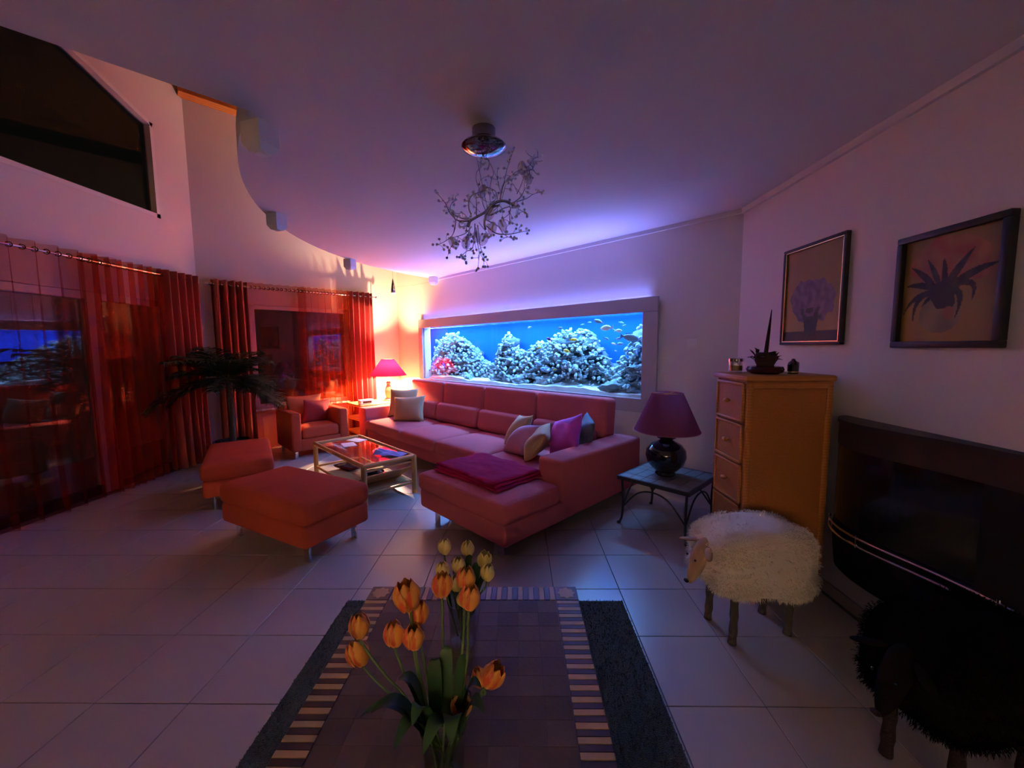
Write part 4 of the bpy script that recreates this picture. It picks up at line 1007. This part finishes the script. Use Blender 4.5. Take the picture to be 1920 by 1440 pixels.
# ceiling spots along the curved edge and a cone pendant
for k, (u, v_, s, lab) in enumerate(((1.27, 3.17, 1.0, 'white box spotlight at the corner of the curved ceiling edge'), (2.72, 2.74, .92, 'white box spotlight second along the curved ceiling edge'), (4.02, 1.60, .92, 'white box spotlight third along the curved ceiling edge, above the drapes'), (4.40, .12, .9, 'white box spotlight by the aquarium wall at the end of the curve'))):
    t = thing('ceiling_spotlight', lab, 'spotlight', UV(u, v_, 2.606), ROT + .5, 'box spotlights along the ceiling edge'); a = .058 * s
    P = [(-a, -a), (a, -a), (a, a), (-a, a)]
    vv = [(x, y, 0) for x, y in P] + [(x, y, -.10 * s) for x, y in P] + [(x * .62, y * .62, -.135 * s) for x, y in P]
    ff = [(0, 1, 2, 3)] + [(i, (i + 1) % 4, 4 + (i + 1) % 4, 4 + i) for i in range(4)] + [(4 + i, 4 + (i + 1) % 4, 8 + (i + 1) % 4, 8 + i) for i in range(4)] + [(8, 9, 10, 11)]
    obj('housing', (vv, ff), MT['whitem'], t, smooth=False); obj('lens', lathe([(0, -.1355 * s), (.026 * s, -.1355 * s), (.026 * s, -.139 * s), (0, -.140 * s)], 16), MT['dlamp'], t)
pd = thing('cone_pendant', 'slim cone pendant lamp hanging in the lamp corner', 'pendant lamp', UV(5.0, .50, 2.375), ROT)
obj('cone', lathe([(.034, .012), (.036, .02), (.034, .06), (.026, .13), (.012, .20), (.003, .235), (0, .236)], 24), MT['dchrome'], pd)
obj('rim', lathe([(.034, -.002), (.038, .004), (.038, .016), (.033, .02), (0, .02), (0, .004), (.034, -.002)], 24), MT['dlamp'], pd)
obj('cord', tube([(0, 0, .23), (0, 0, 2.622)], .002, 6), MT['cable'], pd)
obj('tension_wire', tube([(.0, 0, .10), (-.3, -.2, .12), (-.58, -.38, .16)], .0015, 6), MT['cable'], pd)

# ================================================================== PALM
pm = thing('potted_palm', 'dark leafy palm in a pot between the two curtains', 'plant', (-3.66, 4.98, 0)); rnd = random.Random(4)
obj('pot', lathe([(0, 0), (.13, 0), (.15, .02), (.19, .30), (.205, .31), (.205, .34), (.185, .34), (.18, .30), (0, .29)], 32), MT['cer'], pm); obj('soil', lathe([(0, .30), (.179, .30), (.179, .305), (0, .31)], 24), MT['soil'], pm)
obj('trunk', tube(smooth_path([(0, 0, .28), (.02, 0, .6), (.0, .02, .95), (.01, 0, 1.1)], 4), [.035 + .004 * math.sin(k * 2) for k in range(13)], 10), MT['bark'], pm)
for k in range(30):
    a = 2 * PI * k / 30 * 2.618 + rnd.uniform(-.2, .2); el = rnd.uniform(-.05, 1.15); L = rnd.uniform(.62, .95)
    if math.cos(a) < -.55: L *= .72
    if math.sin(a) > .35: L *= .62
    pts = []
    for i in range(13):
        t = i / 12; r = L * t * math.cos(el * (1 - .5 * t)); z = 1.10 + L * t * math.sin(el) - .34 * L * t * t * (1.0 + .4 * (1 - el))
        pts.append(Vector((r * math.cos(a), r * math.sin(a), z)))
    fr = obj('frond', tube(pts, [.006 * (1 - .8 * i / 12) for i in range(13)], 6), MT['leaf'], pm, ang=180)
    V = []; F = []
    side = Vector((-math.sin(a), math.cos(a), 0))
    for i in range(40):
        t = .14 + .86 * i / 39; x = t * 12; i0 = min(11, int(x)); p = pts[i0].lerp(pts[i0 + 1], x - i0); tn = (pts[i0 + 1] - pts[i0]).normalized()
        ll = .24 * math.sin(PI * min(1, t * .82 + .14)) + .04
        for s in (-1, 1):
            d = (side * s * .86 + tn * .55 + Vector((0, 0, .18 + rnd.uniform(-.12, .1)))).normalized(); w = tn * .0105
            q = p + d * ll * .55 + Vector((0, 0, -.01)); e = p + d * ll + Vector((0, 0, -.055 * rnd.uniform(.5, 1.5))); n = len(V)
            V += [p - w * .5, p + w * .5, q + w, q - w, e]; F += [(n, n + 1, n + 2, n + 3), (n + 3, n + 2, n + 4)]
    obj('leaflets', (V, F), MT['leaf'], fr, smooth=False)

# ================================================================== RUG AND INLAID TABLE
rg = thing('rug', 'dark green pile rug under the inlaid coffee table', 'rug', (-.21, 1.05, 0))
obj('base', rb(-.81, .81, -1.18, 1.18, .0005, .012, .004, 1), MT['rug'], rg)
rnd = random.Random(9); V = []; F = []
for k in range(26000):
    x = rnd.uniform(-.81, .81); y = rnd.uniform(-.2, 1.18); h = rnd.uniform(.006, .013); a = rnd.random() * 6.28; n = len(V); w = .0022
    c, s_ = math.cos(a) * w, math.sin(a) * w; V += [(x - c, y - s_, .011), (x + c, y + s_, .011), (x + rnd.uniform(-.004, .004), y + rnd.uniform(-.004, .004), .011 + h)]; F.append((n, n + 1, n + 2))
pl = obj('pile', (V, F), MT['rug'], rg, smooth=False); pl['kind'] = 'stuff'
TX0, TX1, TY0, TY1, TZ = -.648, .246, .33, 1.672, .45
tcx, tcy = (TX0 + TX1) / 2, (TY0 + TY1) / 2; hx, hy = (TX1 - TX0) / 2, (TY1 - TY0) / 2
it = thing('inlaid_table', 'low dark table with patchwork top and striped pale border', 'coffee table', (tcx, tcy, .012))
Z0 = TZ - .012
obj('top', rb(-hx, hx, -hy, hy, Z0 - .05, Z0 - .004, .004, 1), MT['tabw'], it)
for x in (-1, 1):
    for y in (-1, 1): obj('leg', rb(x * (hx - .09) - .05, x * (hx - .09) + .05, y * (hy - .09) - .05, y * (hy - .09) + .05, 0, Z0 - .045, .006, 1), MT['tabw'], it)
for y in (-1, 1): obj('apron', rb(-hx + .08, hx - .08, y * (hy - .05) - .012, y * (hy - .05) + .012, Z0 - .13, Z0 - .04, .004, 1), MT['tabw'], it)
for x in (-1, 1): obj('apron', rb(x * (hx - .05) - .012, x * (hx - .05) + .012, -hy + .08, hy - .08, Z0 - .13, Z0 - .04, .004, 1), MT['tabw'], it)
bw_ = .098; ib = .004
barA = mesh('pale_bar', rb(-bw_ / 2 + .004, bw_ / 2 - .004, -.0098, .0098, -ib, 0, .001, 1), MT['tstrip'], smooth=False)
barB = mesh('dark_bar', rb(-bw_ / 2 + .004, bw_ / 2 - .004, -.0098, .0098, -ib, -.0006, .001, 1), MT['tdark'], smooth=False)
nb = int((2 * hy - 2 * bw_) / .0208)
for sx in (-1, 1):
    for k in range(nb):
        y = hy - bw_ - .0104 - k * .0208
        obj('pale_bar' if k % 2 == 0 else 'dark_bar', barA if k % 2 == 0 else barB, parent=it, loc=(sx * (hx - bw_ / 2), y, Z0))
nb2 = int((2 * hx - 2 * bw_) / .0225)
for sy in (1, -1):
    for k in range(nb2):
        x = -hx + bw_ + .012 + k * .0225
        obj('pale_bar' if k % 2 == 0 else 'dark_bar', barA if k % 2 == 0 else barB, parent=it, loc=(x, sy * (hy - bw_ / 2), Z0), rot=(0, 0, PI / 2))
corn = mesh('corner_tile', rb(-bw_ / 2 + .003, bw_ / 2 - .003, -bw_ / 2 + .003, bw_ / 2 - .003, -ib, 0, .001, 1), MT['tabw'], smooth=False)
ros = mesh('rosette', prism([((.034 + .004 * math.cos(8 * a)) * math.cos(a), (.034 + .004 * math.cos(8 * a)) * math.sin(a)) for a in [2 * PI * k / 48 for k in range(48)]], 0, .0012), MT['tstrip'], smooth=False)
for x in (-1, 1):
    for y in (-1, 1):
        o = obj('corner_tile', corn, parent=it, loc=(x * (hx - bw_ / 2), y * (hy - bw_ / 2), Z0)); obj('rosette', ros, parent=o)
nxq, nyq = 9, 15; qx = (2 * hx - 2 * bw_) / nxq; qy = (2 * hy - 2 * bw_) / nyq
qm = [mesh('patch', rb(-qx / 2 + .0002, qx / 2 - .0002, -qy / 2 + .0002, qy / 2 - .0002, -ib, 0, .0005, 1), mat(f'patch_leather_{k}', c, .55, spec=.25, bump=.12, bscale=70, var=.2, vscale=12), smooth=False)
      for k, c in enumerate(((.125, .088, .058), (.14, .098, .064), (.11, .078, .052), (.15, .106, .070)))]
rnd = random.Random(14)
for i in range(nxq):
    for j in range(nyq):
        obj('patch', qm[rnd.randrange(4)], parent=it, loc=(-hx + bw_ + (i + .5) * qx, -hy + bw_ + (j + .5) * qy, Z0 - rnd.random() * .0006), rot=(0, 0, 0))

# ================================================================== VASES AND TULIPS
def vase(lab, x, y, r, h, wl):
    t = thing('glass_vase', lab, 'vase', (x, y, TZ))
    obj('glass', lathe([(0, .001), (r * .86, .001), (r * .9, .006), (r * .92, h * .5), (r, h * .9), (r * 1.05, h), (r * 1.0, h), (r * .95, h * .9), (r * .86, h * .5), (r * .84, .012), (0, .012)], 36), MT['cglass'], t)
    obj('water', lathe([(0, .013), (r * .82, .013), (r * .84, wl), (0, wl)], 28), MT['twater'], t)
    return t
V1 = (-.185, .875, .053, .15); V2 = (-.205, 1.335, .05, .16)
vase('clear glass vase of orange tulips at the front of the inlaid table', *V1, .09); vase('clear glass vase of yellow tulips further back on the inlaid table', *V2, .09)
def petal_vf(a0, Hh, Rr, open_, seed):
    v = []; f = []; n, m = 8, 6
    for j in range(n + 1):
        t = j / n; r = Rr * (.22 + .85 * math.sin(PI * min(1, .12 + .76 * t)) + (open_ - .26) * t * t)
        w = 1.02 * (math.sin(PI * min(1, .06 + .90 * t ** .85))) ** .7
        for i in range(m + 1):
            s = -1 + 2 * i / m; a = a0 + s * w; rr = r * (1 - .05 * s * s) + .0012 * (seed % 2)
            v.append((rr * math.cos(a), rr * math.sin(a), Hh * t - .004 * s * s * t))
    for j in range(n):
        for i in range(m): f.append((j * (m + 1) + i, j * (m + 1) + i + 1, (j + 1) * (m + 1) + i + 1, (j + 1) * (m + 1) + i))
    return v, f
def petal_mat(name, c0, c1):
    m = bpy.data.materials.new(name); m.use_nodes = True; nt = m.node_tree; b = nt.nodes['Principled BSDF']; b.inputs['Roughness'].default_value = .5
    b.inputs['Transmission Weight'].default_value = 0; b.inputs['Sheen Weight'].default_value = .2
    tc = nt.nodes.new('ShaderNodeTexCoord'); sx = nt.nodes.new('ShaderNodeSeparateXYZ'); nz_ = nt.nodes.new('ShaderNodeTexNoise'); nz_.inputs['Scale'].default_value = 55
    mp = nt.nodes.new('ShaderNodeMapping'); mp.inputs['Scale'].default_value = (1, 1, .18)
    nt.links.new(tc.outputs['Object'], mp.inputs[0]); nt.links.new(mp.outputs[0], nz_.inputs['Vector'])
    mx = nt.nodes.new('ShaderNodeMix'); mx.data_type = 'RGBA'; mx.inputs[6].default_value = (*c0, 1); mx.inputs[7].default_value = (*c1, 1)
    rp = nt.nodes.new('ShaderNodeMapRange'); rp.inputs[1].default_value = .38; rp.inputs[2].default_value = .50
    nt.links.new(nz_.outputs['Fac'], rp.inputs[0]); nt.links.new(rp.outputs[0], mx.inputs[0]); nt.links.new(mx.outputs[2], b.inputs['Base Color']); return m
PMAT = {'o': petal_mat('orange_petal', (.76, .10, .02), (.93, .40, .05)), 'y': petal_mat('yellow_petal', (.88, .66, .12), (.92, .78, .26))}
def solid(vf, th):
    v, f = vf; n = len(v); C0 = sum((Vector(p) for p in v), Vector()) / n
    nn = [Vector() for _ in v]
    for q in f:
        a = (Vector(v[q[1]]) - Vector(v[q[0]])).cross(Vector(v[q[2]]) - Vector(v[q[0]]))
        for i in q: nn[i] += a
    v2 = [Vector(p) - (k.normalized() * th if k.length > 0 else Vector()) for p, k in zip(v, nn)]
    return [Vector(p) for p in v] + v2, f + [tuple(i + n for i in q[::-1]) for q in f]
_pc = {}
def tulip(lab, kind, bx, by, bz, vs, tilt=(0, 0), sc=1.0, open_=.28, leaf=None, seed=0):
    rnd = random.Random(seed); vx, vy, vr, vh = vs
    base = Vector((vx + rnd.uniform(-.02, .02), vy + rnd.uniform(-.02, .02), TZ + .02)); t = thing('tulip', lab, 'flower', base, 0, 'orange tulips in the front vase' if kind == 'o' else 'yellow tulips in the back vase')
    Hh = .062 * sc; B = Vector((bx, by, bz)); ax = Vector((tilt[0], tilt[1], 1)).normalized(); bot = B - ax * Hh * .5
    out = Vector((bx - vx, by - vy, 0)); o2 = out.normalized() if out.length > 1e-4 else Vector((1, 0, 0))
    mouth = Vector((vx, vy, TZ + vh)) + o2 * min(vr * .8, out.length * .6)
    mid = mouth.lerp(bot, .55) + o2 * .012 - Vector((0, 0, .012 * (out.length > .12)))
    P = smooth_path([base, mouth - Vector((0, 0, .04)), mouth.lerp(mid, .5) + o2 * .004, mid, bot - ax * .02, bot + ax * .004], 4)
    obj('stem', tube([p - base for p in P], .0034, 7), MT['stem'], t, ang=180)
    q = Vector((0, 0, 1)).rotation_difference(ax).to_matrix()
    a0 = rnd.random()
    for k in range(6):
        kk = (kind, k, round(open_, 2), round(sc, 2))
        if kk not in _pc: _pc[kk] = mesh('petal', solid(petal_vf(k * PI / 3, .062 * sc, (.0255 if k % 2 else .0225) * sc, open_, k), .0008), PMAT[kind], ang=180)
        o = obj('petal', _pc[kk], parent=t, loc=bot - base); o.rotation_euler = (q @ rotm(0, 0, a0)).to_euler()
    if leaf:
        for (dx, dy, dz, w) in leaf:
            A = mouth - Vector((0, 0, .05)); E = Vector((vx + dx, vy + dy, TZ + vh + dz)); d = E - A; sd = Vector((-d.y, d.x, 0)); sd = sd.normalized() if sd.length > 1e-3 else Vector((1, 0, 0))
            V = []; F = []; n = 12
            for i in range(n + 1):
                s = i / n; c = A.lerp(E, s) + Vector((0, 0, .06 * math.sin(PI * s))) ; ww = w * .5 * 1.75 * (s + .03) ** .42 * (1.0 - s * .995) ** .75
                up = Vector((0, 0, .35 * ww)); V += [c - sd * ww + up - base, c - base, c + sd * ww + up - base]
            for i in range(n): F += [(i * 3, i * 3 + 1, i * 3 + 4, i * 3 + 3), (i * 3 + 1, i * 3 + 2, i * 3 + 5, i * 3 + 4)]
            obj('leaf', solid((V, F), .0008), MT['tleaf'], t, ang=180)
OT = [('large double orange tulip at the upper left of the front bouquet', -.284, .95, .878, (-.2, .1), 1.18, .45, [(-.11, .02, .10, .045)]),
      ('orange tulip at the far left, upper of the two outermost', -.408, .95, .799, (-.15, .1), .95, .22, [(-.20, .0, .02, .04)]),
      ('orange tulip at the far left, lower of the two outermost', -.416, .95, .724, (-.5, .1), 1.05, .25, [(-.16, -.03, .06, .05), (-.10, -.06, .0, .05)]),
      ('orange tulip alone between the left pair and the centre', -.32, .95, .777, (-.1, .1), .98, .22, [(-.12, .05, .07, .04)]),
      ('orange tulip just behind another in the bouquet centre', -.26, .97, .821, (0, .1), .92, .25, [(-.03, .06, .12, .04)]),
      ('orange tulip with yellow streaks in the bouquet centre', -.265, .93, .784, (0, -.05), .98, .25, [(-.06, -.05, .05, .05)]),
      ('orange tulip overlapping the yellow bunch on its left', -.197, .96, .902, (0, .15), .95, .3, [(.0, .08, .14, .045)]),
      ('orange tulip deep within the yellow bunch', -.137, .97, .913, (.05, .1), .9, .3, [(.05, .07, .12, .04)]),
      ('orange tulip at the right edge of the yellow bunch', -.124, .94, .882, (.1, 0), .98, .25, [(.09, .02, .08, .045)]),
      ('orange tulip leaning out furthest to the right', -.070, .94, .672, (.7, .1), 1.0, .5, [(.10, .0, .03, .05)]),
      ('small orange tulip bud beside the rightmost tulip', -.106, .95, .659, (-.4, .2), .75, .2, [(.06, .05, .03, .045)]),
      ('open orange tulip facing the camera low on the right', -.148, .92, .611, (.15, -.75), .95, .4, [(.03, -.07, .02, .055), (-.03, -.08, .01, .055)])]
for k, (lab, x, y, z, tl_, s, op, lf) in enumerate(OT): tulip(lab, 'o', x, y, z, V1, tl_, s, op, lf, seed=k + 1)
def YS(x, y, z, Y): s = Y / 1.42; return x * s, Y, 1.5 + (z - 1.5) * s
YT = [('yellow tulip standing highest at the left of the back bunch', -.278, .765, 1.42, (0, 0)), ('yellow tulip standing highest at the right of the back bunch', -.192, .756, 1.42, (0, 0)),
      ('yellow tulip in the middle of the back bunch', -.227, .692, 1.36, (0, 0)), ('yellow tulip at the left edge of the back bunch', -.287, .673, 1.33, (-.15, 0)),
      ('ragged yellow tulip at the upper right of the back bunch', -.131, .713, 1.38, (.2, 0)), ('yellow tulip at the right edge of the back bunch', -.119, .664, 1.33, (.15, 0)),
      ('yellow tulip behind the orange ones in the back bunch', -.236, .623, 1.28, (-.1, -.1)), ('lowest yellow tulip hanging over the back vase rim', -.21, .560, 1.27, (-.2, -.4))]
LV_ = [[(-.04, .03, .12, .045)], [(.03, .06, .13, .05)], [(.0, .0, .08, .045)], [(-.09, .02, .07, .03)], [(.06, .05, .10, .05)], [(.10, .02, .06, .045)], [(-.03, -.05, .04, .04)], [(.05, -.04, .03, .05)]]
for k, (lab, x, z, Y, tl_) in enumerate(YT): tulip(lab, 'y', *YS(x, 1.42, z, Y), V2, tl_, .92, .22 if k != 4 else .5, LV_[k], seed=k + 40)

# ================================================================== assumed lamp behind the camera, unseen, added for warm light on camera-facing sides
hl = thing('assumed_floor_lamp', 'assumed warm floor lamp added out of view behind the camera', 'lamp', (-2.2, -6.4, 0))
obj('base', lathe([(0, 0), (.15, 0), (.15, .015), (.02, .03), (0, .03)], 32), MT['black'], hl)
obj('pole', tube([(0, 0, .02), (0, 0, 1.62)], .012, 10), MT['black'], hl)
obj('lamp_shade', shade_vf(.26, .20, 1.45, 1.80), shade_mat('linen_shade', (.75, .55, .34)), hl, ang=180)
obj('spider', G().add(tube([(-.2, 0, 1.795), (.2, 0, 1.795)], .003, 6)).add(tube([(0, 0, 1.6), (0, 0, 1.795)], .004, 6)).vf, MT['brass'], hl)
obj('bulb', G().add(superell(.06, .06, .08, 1, 1, 14, 10), (0, 0, 1.64)).vf, emit_mat('assumed_bulb', (1, .8, .5), 4), hl)
l = bpy.data.lights.new('assumed_lamp_light', 'POINT'); l.energy = ASSUMED_LAMP_W; l.color = (1.0, .74, .56); l.shadow_soft_size = .05
lo = bpy.data.objects.new('assumed_lamp_light', l); COL.objects.link(lo); lo.parent = hl; lo.location = (0, 0, 1.70)
